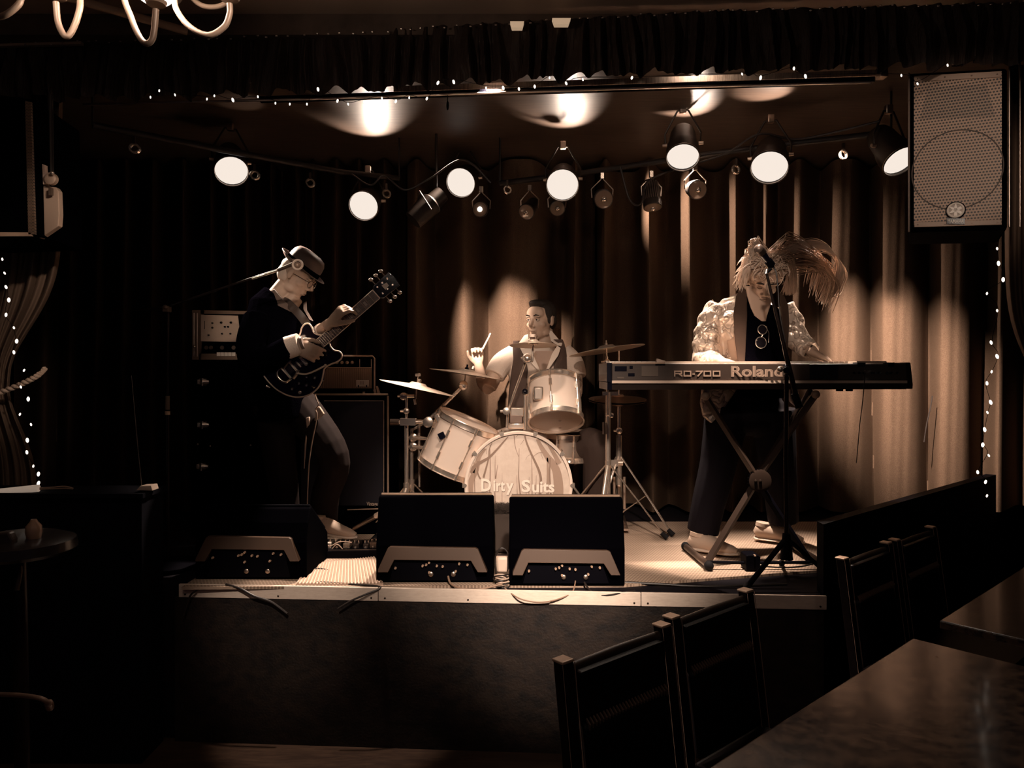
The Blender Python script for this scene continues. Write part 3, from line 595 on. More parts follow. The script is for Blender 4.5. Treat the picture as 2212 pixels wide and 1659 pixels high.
# ================================================================== MONITORS
BAND = mat('monitor_band_brown', (.075, .043, .028), .5, spec=.4, bump=((200,)*3, .2, .001))
KN = mat('monitor_knob', (.45, .30, .21), .4)
def monitor(px0, px1, d, hb, label, ztop=.385, tilt=0):
    x0, x1 = (px0-1106)/F*d, (px1-1106)/F*d; w = x1-x0; cx = (x0+x1)/2
    t = thing('floor_monitor', (cx, d, ST), label, 'monitor speaker', 'wedge monitors along the stage lip'); z = ST
    prof = [(0, .0), (0, .17), (.03, .26), (.07, ztop), (.10, ztop+.005), (.40, .14), (.42, .0)]
    b = B(); L_ = [Vector((x0, d+y, z+h)) for y, h in prof]; b.hexa(L_, (w, 0, 0))
    part(b, 'cabinet', TOLEX, t, smooth=False, bevel=.008)
    b = B(); g = [Vector((x0+.012, d+.102, z+ztop+.008)), Vector((x1-.012, d+.102, z+ztop+.008)), Vector((x1-.012, d+.395, z+.155)), Vector((x0+.012, d+.395, z+.155))]
    part(b.hexa(g, (0, .004, .006)), 'grille', BLACK, t, smooth=False)
    part(B().box((cx, d+.098, z+ztop+.008), (w-.02, .012, .008)), 'grille_lip', BLACK if hb else cells('lip_holes', (.30, .20, .14), (.02, .014, .012), .0075, .03, .0026, plane='XZ'), t, smooth=False)  # left monitor's lip turns black: its shade put into the colour
    # arch-shaped bevelled band
    u = lambda a, h, k=0: Vector((x0+w*a, d-.012-k, z+h))
    def bandpt(a, h): return Vector((x0+w*a, d-.004-.05*(1-(h/.235))*1.0, z+h))
    outer = [(.03, .058), (.03, .07), (.105, .162), (.125, .170), (.845, .164), (.87, .158), (.95, .058)]
    inner = [(.87, .058), (.81, .108), (.165, .112), (.115, .058)]; outer = [(a, h+hb) for a, h in outer]; inner = [(a, h+hb) for a, h in inner]
    b = B(); pts = outer+inner
    V0 = [bandpt(a, h) for a, h in pts]; b.hexa(V0, (0, .06, 0))
    part(b, 'handle_band', BAND, t, smooth=False, bevel=.002)
    part(B().hexa([u(.12, .012, -.006), u(.86, .012, -.006), u(.80, .104+hb, -.006), u(.165, .108+hb, -.006)], (0, .005, 0)), 'connector_panel', BLACK, t, smooth=False)
    kk = [(.17, .105), (.40, .115), (.43, .12), (.455, .13), (.455, .085), (.52, .115), (.57, .112), (.68, .09), (.78, .12), (.71, .125)]
    for a, h in kk: part(B().lathe([(.006, 0), (.005, .012), (.004, .014)], u(a, h-.035+hb, -.004), (0, -1, 0), 8), 'panel_knob', KN, t)
    for a in (.47, .66): part(B().lathe([(.011, 0), (.011, .006), (.008, .008)], u(a, .042, -.004), (0, -1, 0), 14), 'socket', STEEL, t)
    return t
monitor(421, 662, 3.47, .035, 'dark wedge monitor at the left end of the lip, in front of the guitarist', .32)
monitor(812, 1066, 3.42, 0.0, 'wedge monitor at the middle of the lip, in front of the floor tom')
monitor(1100, 1350, 3.37, 0, 'wedge monitor right of centre, in front of the bass drum')
# cables at the lip
CBL = mat('black_cable', (.02, .014, .012), .45)
def cable(pts, label, r=.0045, m=None): return tag(part(B().tube(bez([P(*p) for p in pts], 10), r, 8), 'cable', m or CBL), label, 'cable')
TN = mat('tan_lead', (.30, .19, .13), .5)
cable([(968, 1245, 3.40), (975, 1262, 3.36), (1000, 1272, 3.33), (1035, 1273, 3.32), (1060, 1268, 3.33), (1085, 1262, 3.34)], 'brown lead looping out of the middle monitor', m=TN)
cable([(1090, 1270, 3.33), (1120, 1292, 3.27), (1160, 1301, 3.27), (1200, 1296, 3.27), (1235, 1280, 3.29), (1243, 1255, 3.36)], 'brown lead sagging across the metal lip below the right-centre monitor', .003, TN)
cable([(1262, 1258, 3.36), (1280, 1280, 3.29), (1310, 1286, 3.27), (1345, 1280, 3.27), (1372, 1276, 3.3)], 'black lead dipping over the lip right of the right-centre monitor')
cable([(436, 1262, 3.40), (424, 1275, 3.362), (410, 1289, 3.36), (396, 1330, 3.36)], 'thin black lead crossing the left end of the lip')
cable([(488, 1262, 3.37), (520, 1272, 3.35), (550, 1288, 3.34), (585, 1300, 3.335), (620, 1325, 3.33)], 'black lead falling diagonally over the lip below the left monitor', .0055)
cable([(640, 1260, 3.43), (700, 1258, 3.40), (760, 1262, 3.38), (822, 1268, 3.34), (790, 1284, 3.315), (760, 1297, 3.31), (730, 1315, 3.31)], 'black lead along the striped mat and down over the lip')
cable([(655, 1232, 3.60), (690, 1228, 3.62), (718, 1234, 3.6), (725, 1239, 3.58), (705, 1245, 3.55), (652, 1246, 3.53)], 'thin loop of lead lying on the striped mat', .003)
cable([(1350, 1258, 3.42), (1430, 1262, 3.40), (1500, 1266, 3.38), (1600, 1266, 3.37), (1700, 1262, 3.37)], 'long black lead along the front of the carpet', .006)
# striped mat
MAT_ = mat('pale_mat', (.66, .50, .40), .8, bump=((90, 90, 1), .4, .004)); RIB = mat('mat_rib', (.42, .29, .21), .8)
q = [floorpt(664, 1222), floorpt(810, 1206), floorpt(828, 1264), floorpt(640, 1264)]
t = thing('striped_mat', q[3], 'pale ribbed mat on the lip between the left and middle monitors', 'mat')
part(B().hexa(q, (0, 0, .008)), 'mat_base', MAT_, t, smooth=False)
for k in range(25):
    u = (k+.5)/25; a = q[0].lerp(q[1], u); e = q[3].lerp(q[2], u)
    part(B().tube([a+Vector((0, 0, .009)), e+Vector((0, 0, .009))], [(.0045, .0035)]*2, 6, side=(1, 0, 0)), 'rib', RIB, t)
# white adaptor + coil between monitors
cpx = P(1086, 1215, 3.46); t = thing('power_adaptor', cpx, 'pale rounded power adaptor stood between the two centre monitors', 'adaptor')
b = B().box(P(1085, 1219, 3.46), (.055, .03, .075)); part(b, 'housing', mat('pale_adaptor', (.7, .54, .44), .5), t, bevel=.012)
part(B().tube(bez([P(1072, 1240, 3.42), P(1070, 1205, 3.43), P(1082, 1184, 3.43), P(1097, 1195, 3.43), P(1098, 1230, 3.42)]), .004, 8), 'lead', CBL, t)
t = thing('cable_coil', P(1085, 1260, 3.4), 'bundle of coiled pale cable below the adaptor', 'cable coil')
for k in range(9):
    part(B().torus(P(1085+R.uniform(-5, 5), 1243+k*3, 3.40), (R.uniform(-.2, .2), R.uniform(-.3, .3), 1), .034+R.uniform(-.004, .004), .0035, 24, 6), 'loop', mat('pale_lead', (.5, .37, .29), .5) if k % 2 else CBL, t)
# ================================================================== AMPS
t = thing('amplifier_head', P(500, 776, 4.45), 'amplifier head with a sheet of paper taped to its front, on the tall black cabinet', 'amplifier')
dA = 4.45
part(B().hexa([P(415, 670, dA), P(640, 672, dA), P(640, 776, dA), P(415, 776, dA)], (0, .28, 0)), 'cabinet', TOLEX, t, smooth=False, bevel=.008)
AF = mat('amp_frame_brown', (.20, .13, .09), .5)
b = B()
for q in (((415, 670), (441, 670), (433, 777), (415, 777)), ((433, 670), (640, 674), (640, 680), (433, 678)), ((430, 764), (640, 764), (640, 777), (430, 777))):
    b.hexa([P(x, y, dA-.004) for x, y in q], (0, .006, 0))
part(b, 'front_frame', AF, t, smooth=False)
b = B()
for px in (419, 426): b.tube([P(px, 676, dA-.008), P(px, 770, dA-.008)], .0035, 8)
part(b, 'corner_beading', STEEL, t)
part(B().ball(P(420, 749, dA-.012), .008), 'corner_screw', CHROME, t)
SHEET = mat('paper_sheet', (.66, .50, .39), .7)
sh = part(B().hexa([P(434, 680, dA-.012), P(514, 682, dA-.012), P(516, 700, dA-.016), P(518, 718, dA-.012), P(523, 739, dA-.02), P(470, 738, dA-.012), P(434, 737, dA-.012)], (0, .002, 0)), 'paper_sheet', SHEET, t, smooth=False)
for px, py, r in ((459, 698, 2.3), (459, 708, 2.3), (451, 724, 2), (478, 697, 2.8), (499, 697, 2.8), (486, 706, 2.4), (493, 706, 2.4), (480, 721, 2.2), (498, 721, 2.2)):
    part(B().lathe([(S(r, dA), 0), (S(r*.7, dA), .01)], P(px, py, dA-.013), (0, -1, 0), 12), 'control_knob', BLACKG, sh)
part(B().hexa([P(441.5, 693, dA-.013), P(442.5, 693, dA-.013), P(442.5, 711, dA-.013), P(441.5, 711, dA-.013)], (0, .001, 0)), 'printed_line', BLACK, sh, smooth=False)
for k in range(5): part(B().hexa([P(468+k*8.2, 761, dA-.008), P(475.4+k*8.2, 761, dA-.008), P(475.4+k*8.2, 769, dA-.008), P(468+k*8.2, 769, dA-.008)], (0, .005, 0)), 'badge_letter', MATS['badge_white'], t, smooth=False, bevel=.001)
for px in (446, 456, 480, 505): part(B().lathe([(.012, 0), (.012, .004)], P(px, 751, dA-.002), (0, -1, 0), 14), 'panel_dial', GREYM, t)
t = thing('equipment_case', P(500, 1120, 4.4), 'tall black cabinet with three chrome latches down its left edge', 'cabinet')
zf = ST
b = B().hexa([(P(413, 0, 4.4).x, 4.4, zf), (P(590, 0, 4.4).x, 4.4, zf), (P(590, 0, 4.4).x, 4.9, zf), (P(413, 0, 4.4).x, 4.9, zf)], (0, 0, P(0, 777, 4.4).z-zf)); part(b, 'case_body', TOLEX, t, smooth=False, bevel=.01)
for px, py in ((438, 825), (438, 918), (436, 1008)):
    o = part(B().box(P(px, py, 4.392), (S(16, 4.4), .012, S(16, 4.4))), 'latch', DARKM, t, bevel=.004)
    part(B().box(P(px-8, py, 4.385), (S(7, 4.4), .016, S(11, 4.4))), 'latch_hook', CHROME, o, bevel=.004)
    part(B().tube([P(px-1, py-8, 4.38), P(px-1, py+9, 4.38)], .005, 8), 'latch_bar', CHROME, o)
    part(B().tube([P(px+2, py, 4.385), P(px+14, py, 4.385)], [.022, .010], 10), 'latch_cup', CHROME, o)
for px, py in ((427, 960), (454, 964), (541, 962)): part(B().ball(P(px, py, 4.392), .006), 'rivet', STEEL, t)
part(B().tube([P(585, 950, 4.38), P(586, 1025, 4.38)], [(.010, .004)]*2, 8), 'side_handle', GREYM, t)
# combo head + tall cab behind the guitarist
dB = 4.5
t = thing('amplifier_head', P(750, 846, dB), 'compact amplifier with a ribbed grille cloth and pale badge, behind the guitar', 'amplifier')
part(B().hexa([P(672, 768, dB), P(809, 768, dB), P(809, 850, dB), P(672, 850, dB)], (0, .25, 0)), 'cabinet', TOLEX, t, smooth=False, bevel=.01)
part(B().hexa([P(680, 795, dB-.005), P(803, 795, dB-.005), P(803, 839, dB-.005), P(680, 839, dB-.005)], (0, .006, 0)), 'grille_cloth', mat('amp_grille_cloth', (.26, .165, .11), .8, bump=((8, 8, 8), .1, .002)), t, smooth=False)
b = B()
for k in range(30): b.tube([P(682+k*4.1, 796, dB-.007), P(682+k*4.1, 838, dB-.007)], .0022, 5)
o = part(b, 'cloth_ribs', mat('amp_ribs', (.34, .22, .15), .7), t); o['kind'] = 'stuff'
b = B().tube([P(672, 768, dB-.002), P(805, 769, dB-.002), P(809, 774, dB-.002), P(809, 848, dB-.002)], .005, 8); b.tube([P(680, 794, dB-.008), P(803, 794, dB-.008)], .0025, 6)
for px in (777, 802): b.tube([P(px, 776, dB-.008), P(px, 795, dB-.008)], .0022, 6)
part(b, 'piping', mat('amp_piping', (.5, .34, .25), .5), t)
for k in range(4): part(B().lathe([(.010, 0), (.008, .012), (.003, .02)], P(728+k*11, 783, dB-.002), (0, -1, -.2), 10), 'control_knob', KN, t)
bd = part(B().hexa([P(769, 821, dB-.010), P(797, 821, dB-.010), P(797, 835, dB-.010), P(769, 835, dB-.010)], (0, .004, 0)), 'badge', mat('amp_badge', (.62, .48, .38), .4), t, smooth=False, bevel=.002)
for px in (774, 792): part(B().box(P(px, 834, dB-.012), (.006, .004, .012)), 'badge_notch', BLACK, bd, smooth=False)
b = B()
for px in (779.5, 782, 785): b.box(P(px, 827, dB-.012), (.002, .003, .02))
part(b, 'badge_lines', DARKM, bd, smooth=False)
part(B().box(P(786, 848, dB-.004), (.012, .01, .012)), 'label_tag', KN, t, smooth=False)
b = B().hexa([P(812, 834, dB), P(815, 834, dB), P(821, 850, dB), P(815, 850, dB)], (0, .02, 0)); b.hexa([P(806, 842, dB), P(811, 840, dB), P(813, 850, dB), P(808, 850, dB)], (0, .02, 0)); tag(part(b, 'folded_card', KN, smooth=False), 'small pale folded card at the right corner of the amplifier top', 'card')
t = thing('speaker_cabinet', P(780, 1100, dB), 'large dark speaker cabinet under the compact amplifier, piped front', 'speaker cabinet')
xa, xb = P(640, 0, 4.42).x, P(838, 0, 4.42).x; zt = P(0, 851, 4.42).z
part(B().hexa([(xa, 4.42, ST), (xb, 4.42, ST), (xb, 4.85, ST), (xa, 4.85, ST)], (0, 0, zt-ST)), 'cabinet', TOLEX, t, smooth=False, bevel=.01)
part(B().hexa([P(650, 868, 4.412), P(829, 868, 4.412), P(829, 1092, 4.412), P(650, 1092, 4.412)], (0, .01, 0)), 'grille_cloth', mat('navy_cloth', (.012, .010, .018), .8, noise=((150,)*3, (.04, .028, .025), .6, .8)), t, smooth=False)
b = B().tube([P(700, 866, 4.408), P(829, 866, 4.408), P(829, 1093, 4.408)], .0022, 6); b.tube([P(640, 852, 4.42), P(838, 852, 4.42)], .006, 6); b.tube([P(838, 855, 4.42), P(838, 1100, 4.42)], .006, 6); b.tube([P(750, 1101, 4.40), P(825, 1099, 4.40)], .004, 6)
part(b, 'piping', MATS['amp_piping'], t)
part(text_mesh(B(), 'Vintage 30', P(792, 1095, 4.40), S(34, 4.4), depth=.001, height=S(11, 4.4), bold=.02), 'lettering', mat('letter_tan', (.62, .47, .37), .5), t, smooth=False)
# pedal board and pedals
t = thing('pedal_board', P(745, 1180, 3.95), 'black pedal board under the guitarist\'s shoe', 'pedal board')
zb = ST+.07
part(B().hexa([P(672, 1188, 3.88), P(815, 1186, 3.88), P(815, 1186, 4.10)+Vector((0, 0, .0)), P(672, 1188, 4.10)], (0, 0, -.02)), 'board', mat('board_brown', (.12, .08, .06), .6), t, smooth=False)
part(B().hexa([P(668, 1192, 3.86), P(822, 1190, 3.86), P(822, 1214, 3.86), P(668, 1216, 3.86)], (0, .25, 0)), 'case', BLACK, t, smooth=False)
for k, (px, w, h, c_) in enumerate(((686, 20, 16, 'pale'), (706, 18, 15, 'white'), (728, 18, 14, 'dark'), (748, 17, 14, 'pale'), (768, 16, 13, 'dark'), (790, 14, 13, 'dark'), (806, 18, 16, 'brown'))):
    dd = 3.93; mm = {'pale': mat('pedal_pale', (.55, .42, .33), .35, .3), 'white': mat('pedal_white', (.8, .68, .58), .35), 'dark': mat('pedal_dark', (.05, .035, .03), .35, .3), 'brown': mat('pedal_brown', (.22, .14, .1), .4, .2)}[c_]
    c = P(px, 1188, dd); p_ = thing('effect_pedal', c, ('%s effect pedal on the board, ' % c_)+['leftmost', 'below the heel of the shoe', 'third from left', 'below the laces of the shoe', 'under the toe of the shoe', 'second from right', 'rightmost, with a socket on its face'][k], 'effect pedal', 'guitar pedals on the board')
    w_, h_ = S(w*.86, dd), S(h, dd)
    part(B().hexa([c+Vector((-w_/2, 0, 0)), c+Vector((w_/2, 0, 0)), c+Vector((w_/2, .10, 0)), c+Vector((-w_/2, .10, 0))], (0, 0, h_)), 'housing', mm, p_, bevel=.003, smooth=False)
    for j in (-1, 0, 1): part(B().lathe([(.005, 0), (.0045, .012)], c+Vector((j*w_*.3, .03, h_)), (0, 0, 1), 10), 'knob', CHROME if j else BLACKG, p_)
    part(B().lathe([(.006, 0), (.006, .008)], c+Vector((0, .0, h_*.45)), (0, -1, 0), 10), 'jack', CHROME, p_)
cable([(700, 1172, 3.9), (712, 1180, 3.88), (735, 1170, 3.88), (760, 1172, 3.88)], 'pale patch lead curling between the pedals', .0028, MATS['pale_lead'])
cable([(717, 1186, 3.87), (728, 1176, 3.87), (740, 1186, 3.87)], 'short patch lead in front of the dark pedal', .0025, MATS['pale_lead'])
# ================================================================== DRUMS
HEADM = mat('drum_head_pale', (.70, .56, .47), .45); HEADU = mat('drum_head_clear', (.50, .36, .28), .35, coat=.3)
TREE = mat('printed_tree_tan', (.26, .17, .125), .5); TREE2 = mat('printed_tree_mid', (.36, .245, .185), .5); LETT = mat('letter_cream', (.88, .76, .66), .4); LETS = mat('letter_shadow', (.3, .2, .15), .5)
def hoop_lugs(t, c, ax, r, n, ln, mt, rod=True, tag_=None):
    ax = Vector(ax).normalized(); a = ax.orthogonal().normalized(); b2 = ax.cross(a)
    for k in range(n):
        ph = 2*math.pi*(k+.5)/n; e = a*math.cos(ph)+b2*math.sin(ph)
        if e.y > .55: continue
        b = B()
        p0 = Vector(c)+e*(r+.012); b.tube([p0+ax*(ln*.5), p0-ax*(ln*.5)], .0035, 6)
        for s in (-1, 1):
            b.tube([p0+ax*s*ln*.52, p0+ax*s*(ln*.5-.03)], [.0075, .0055], 8)
            b.tube([p0-e*.006+ax*s*(ln*.22-.02), p0-e*.006+ax*s*(ln*.22+.02)], [.009, .009], 8)
        part(b, 'tension_lug', mt, t)
def drum(name, c, ax, r, ln, label, cat='drum', shell=None, nl=8, hoopm=None, bottom=HEADU, top=HEADM):
    ax = Vector(ax).normalized(); c = Vector(c); t = thing(name, c-ax*ln/2, label, cat); h = ln/2
    part(B().lathe([(r-.004, -h), (r, -h+.002), (r, h-.002), (r-.004, h)], c, ax, 40, caps=False), 'shell', shell or PEARL, t)
    for s in (-1, 1):
        part(B().lathe([(r+.004, s*(h-.018)), (r+.010, s*(h-.018)), (r+.008, s*(h-.008)), (r+.008, s*(h+.008)), (r+.013, s*(h+.012)), (r+.011, s*(h+.015)), (r+.003, s*(h+.012)), (r+.003, s*(h-.016))], c, ax, 44, caps=False), 'hoop', hoopm or CHROME, t)
        part(B().lathe([(0, s*(h+.002)), (r*.97, s*(h+.001)), (r+.002, s*h)], c, ax, 40, caps=False), 'drum_head', top if s > 0 else bottom, t)
    hoop_lugs(t, c, ax, r, nl, ln+.01, CHROME)
    return t
# bass drum
cK = P(1120, 1048, 4.15); rK = S(113, 4.15); t = thing('bass_drum', Vector((cK.x, 4.35, ST)), 'large bass drum with bare trees and Dirty Suits printed on its front head', 'drum')
part(B().lathe([(rK, .02), (rK+.002, .2), (rK, .38)], cK, (0, 1, 0), 56, caps=False), 'shell', PEARL, t)
part(B().lathe([(rK-.006, -.012), (rK+.006, -.014), (rK+.010, -.010), (rK+.010, .026), (rK-.002, .028), (rK-.006, .0)], cK, (0, 1, 0), 64, caps=False), 'hoop', mat('pale_hoop', (.80, .66, .56), .35), t)
part(B().lathe([(rK-.002, .37), (rK+.010, .37), (rK+.010, .41), (rK-.002, .41)], cK, (0, 1, 0), 64, caps=False), 'hoop', MATS['pale_hoop'], t)
HK = mat('bass_head', (.62, .49, .405), .5, noise=((5, 5, 5), (.70, .57, .48), .35, .7))
hd = part(B().lathe([(0, 0), (rK*.5, 0), (rK-.004, .002)], cK, (0, 1, 0), 56, caps=False), 'front_head', HK, t)
def zz(x, y): return (1000+x/7.9, 900+y/7.9)
def stroke(b, pts, w0, w1, lay):
    pp = []
    for x, y in pts:
        px, py = zz(x, y); v = P(px, py, 4.15)-cK; v.y = 0
        if v.length > rK*.955: v *= rK*.955/v.length
        pp.append(cK+v+Vector((0, -.0015-lay, 0)))
    pp = bez(pp, 6); n = len(pp); L_ = []; R_ = []
    for i, p in enumerate(pp):
        tt = pp[min(i+1, n-1)]-pp[max(i-1, 0)]; tt = tt.normalized() if tt.length > 1e-7 else Vector((0, 0, -1))
        nn = Vector((-tt.z, 0, tt.x)); w = S((w0+(w1-w0)*i/(n-1))/7.9/2, 4.15)
        for ls, sg in ((L_, 1), (R_, -1)):
            q = p+nn*w*sg; v = q-cK; yy = v.y; v.y = 0
            if v.length > rK*.96: v *= rK*.96/v.length
            ls.append(b.bm.verts.new(cK+v+Vector((0, yy, 0))))
    for i in range(n-1): b.bm.faces.new((L_[i], L_[i+1], R_[i+1], R_[i]))
b = B()
for pts, a, c_ in (([(1270,370),(1350,540),(1440,680),(1530,800),(1600,950),(1630,1200),(1610,1500)],50,190), ([(1470,480),(1560,640),(1640,800)],40,90), ([(340,500),(270,700),(230,900),(140,1100),(120,1300),(150,1480)],60,130),
    ([(150,760),(200,850),(180,960)],20,60), ([(1440,700),(1450,1000),(1440,1500)],24,60), ([(150,1480),(500,1530),(1000,1540),(1500,1530)],60,90)): stroke(b, pts, a, c_, 0)
part(b, 'printed_trunk', TREE2, hd, smooth=False)
b = B(); ly = .0004
for pts, a, c_ in (([(770,310),(700,420),(560,580),(440,700),(320,770),(200,850),(120,960)],12,70), ([(490,430),(450,560),(440,700),(390,900),(350,1040)],12,36), ([(870,300),(885,450),(905,560),(955,690)],13,6),
    ([(960,540),(955,800),(950,1000),(965,1200),(1000,1500)],6,24), ([(1058,300),(1090,450),(1160,620),(1240,790),(1300,930),(1330,1080),(1310,1250),(1330,1400)],26,52), ([(460,470),(465,900),(455,1490)],8,22),
    ([(553,660),(548,860),(552,1060)],4,14), ([(595,820),(575,950),(560,1060)],5,18), ([(545,1290),(550,1500)],16,22), ([(670,960),(668,1500)],3,9), ([(1165,690),(1178,900),(1180,1450)],5,16), ([(920,1000),(925,1250),(930,1480)],5,14),
    ([(1490,700),(1480,1000),(1510,1480)],20,30), ([(1130,1030),(1125,1480)],5,12), ([(1250,1000),(1245,1200),(1230,1420)],5,16), ([(380,1290),(400,1500)],16,20), ([(430,1290),(430,1500)],8,14), ([(330,1300),(350,1500)],30,50),
    ([(210,900),(200,1100),(205,1300)],10,14), ([(400,540),(405,640)],4,8), ([(940,295),(900,350)],8,4), ([(1330,620),(1370,740)],6,3), ([(1200,680),(1280,620),(1370,610)],3,8), ([(980,480),(1045,390)],4,8), ([(1070,740),(1100,680),(1160,640)],3,5), ([(260,760),(250,950),(300,1060)],30,20), ([(840,1310),(842,1470)],4,8), ([(1080,1310),(1075,1480)],14,18), ([(1000,1160),(1045,1230)],3,7), ([(1300,330),(1400,400),(1560,560)],8,20)):
    stroke(b, pts, a, c_, ly); ly += .00001
part(b, 'printed_branches', TREE, hd, smooth=False)
def kt(s, x, w, base, h):
    p = P(*zz(x, base), 4.15); ww = S(w/7.9, 4.15); hh = S(h/7.9, 4.15)
    part(text_mesh(B(), s, p+Vector((.002, -.0026, -.002)), ww, depth=0, height=hh, bold=.045), 'letter_shadow', LETS, hd, smooth=False)
    part(text_mesh(B(), s, p+Vector((0, -.0036, 0)), ww, depth=0, height=hh, bold=.03), 'lettering', LETT, hd, smooth=False)
kt('D', 312, 170, 1275, 215); kt('irt', 520, 200, 1275, 190); kt('y', 735, 130, 1335, 200); kt('S', 1000, 150, 1290, 215); kt('uits', 1180, 380, 1295, 190)
part(B().ball(P(1172, 1098, 4.14), (S(11, 4.1), .004, S(14, 4.1))), 'head_port', TREE2, hd)
for k in range(10):
    a = math.radians(90-18+36*k); e = Vector((math.cos(a), 0, math.sin(a))); p = cK+e*(rK+.006)
    b = B().tube([p+Vector((0, -.018, 0)), p+Vector((0, .03, 0))], [.011, .009], 8); b.box(p+e*.008+Vector((0, .0, 0)), (.024, .03, .014), Matrix.Rotation(-a+math.pi/2, 3, 'Y')); b.tube([p+e*.012, p+e*.012+Vector((0, .15, 0))], .0035, 6)
    part(b, 'tension_claw', CHROME, t, bevel=0)
for s in (-1, 1):
    p = cK+Vector((s*(rK*.93), .12, -.13)); f = Vector((p.x+s*.10, p.y-.13, ST+.01))
    part(B().tube([p, f], .008, 8), 'spur', CHROME, t); part(B().tube([f+Vector((0, 0, .02)), f-Vector((0, 0, .01))], [.011, .008], 8), 'rubber_foot', RUBBER, t)
    part(B().box(p+Vector((s*.01, -.02, .03)), (.025, .04, .05)), 'spur_bracket', CHROME, t, bevel=.006)
# tom mount on the bass drum
b = B().box(P(1115, 920, 4.27), (S(34, 4.2), .05, S(13, 4.2))); b.box(P(1117, 890, 4.27), (S(30, 4.2), .04, S(20, 4.2)))
part(b, 'tom_mount', CHROME, t, bevel=.006)
part(B().box(P(1115, 905, 4.26), (S(26, 4.2), .03, S(16, 4.2))), 'mount_plate', mat('mount_brown', (.2, .13, .1), .4), t)
part(B().tube([P(1134, 928, 4.25), P(1134, 845, 4.25)], .010, 12), 'tom_post', CHROME, t)
part(B().tube([P(1134, 850, 4.25), P(1165, 848, 4.22)], .013, 12), 'tom_arm', CHROME, t); part(B().ball(P(1134, 846, 4.24), .018), 'post_knob', BLACKG, t)
# rack tom
axT = Vector((-.02, .47, .88)); cT = P(1199, 868, 4.22)
tt = drum('rack_tom', cT, axT, S(56, 4.22), S(88, 4.22), 'small pale rack tom tipped to show its underside, above the bass drum', nl=6)
part(B().box(P(1163, 850, 4.09), (S(22, 4.1), .02, S(30, 4.1)), Matrix.Rotation(.0, 3, 'Y')), 'mount_bracket', CHROME, tt, bevel=.01)
for k, py in enumerate((892, 907, 922)): part(B().lathe([(S(3.5, 4.1), 0), (S(3.5, 4.1), .001)], P(1209, py, 4.195-k*.018)-axT*.004+Vector((0,-.02,0)), -axT, 12), 'printed_dot', TREE, tt)
# left tom
axF = Vector((.40, -.05, .91)); cF = P(990, 962, 4.32)
tt = drum('floor_tom', cF, axF, S(66, 4.32), S(108, 4.32), 'deep pale tom tilted left of the bass drum with a black square badge', nl=8)
part(B().box(P(954, 941, 4.145), (S(14, 4.15), .006, S(14, 4.15)), Matrix.Rotation(-.42+math.pi, 3, 'Y')), 'badge', BLACKG, tt)
part(B().box(P(947, 905, 4.25), (S(14, 4.2), .03, S(26, 4.2)), Matrix.Rotation(-.42, 3, 'Y')), 'mount_bracket', CHROME, tt, bevel=.008)
part(B().tube([P(925, 912, 4.3), P(948, 908, 4.28)], .010, 10), 'mount_arm', CHROME, tt)
# snare
cs = P(1226, 962, 4.62)
tt = drum('snare_drum', cs, (0.03, -.05, 1), S(54, 4.62), S(50, 4.62), 'chrome snare drum behind the bass drum, under the rack tom', shell=STEEL, nl=10)
b = B(); b.tube([cs-Vector((0, 0, .08)), Vector((cs.x, cs.y, ST+.12))], .011, 10)
for a in (0, 2.1, 4.2): b.tube([Vector((cs.x, cs.y, ST+.3)), Vector((cs.x+.22*math.cos(a), cs.y+.22*math.sin(a), ST+.01))], .008, 8)
for a in (0.5, 2.6, 4.7): b.tube([cs-Vector((0, 0, .14)), cs+Vector((.18*math.cos(a), .18*math.sin(a), -.08))], .006, 8)
part(b, 'basket_stand', CHROME, tt)
# ---------------- cymbals and stands
def cymbal(b, c, nrm, r):
    return b.lathe([(.006, r*.115), (r*.08, r*.11), (r*.14, r*.085), (r*.19, r*.035), (r*.25, .018), (r*.6, .010), (r, 0), (r, -.0012), (r*.6, .0085), (r*.25, .0165), (r*.18, .03), (.006, r*.10)], c, nrm, 56, caps=False)
def tripod(t, x, y, zt, spread, rads, zj=.3, tube=.010):
    part(B().tube([(x, y, ST+.06), (x, y, zt)], [tube*1.25, tube*1.25], 14), 'lower_tube', CHROME, t)
    part(B().tube([(x, y, ST+zj+.03), (x, y, ST+zj-.04)], [.019, .016], 12), 'leg_collar', CHROME, t)
    for a in rads:
        e = Vector((math.cos(a), math.sin(a), 0)); j = Vector((x, y, ST+zj)); f = Vector((x, y, ST+.02))+e*spread
        part(B().tube([j+e*.015, j.lerp(f, .5)+e*.01, f], [(.011, .005)]*3, 8, side=(-e.y, e.x, 0)), 'leg', CHROME, t)
        part(B().tube([Vector((x, y, ST+.09)), j.lerp(f, .52)], [(.009, .003)]*2, 6, side=(-e.y, e.x, 0)), 'brace', CHROME, t)
        part(B().tube([f+Vector((0, 0, .02))-e*.02, f+e*.012-Vector((0, 0, .008))], [.013, .017], 10), 'rubber_foot', RUBBER, t)
def joint(b, p, r=.018): b.lathe([(r*.6, -.02), (r, -.016), (r, .016), (r*.6, .02)], p, (0, 1, 0), 12); b.tube([p+Vector((-.035, -.01, 0)), p+Vector((.0, -.01, 0))], [.006, .009], 8)
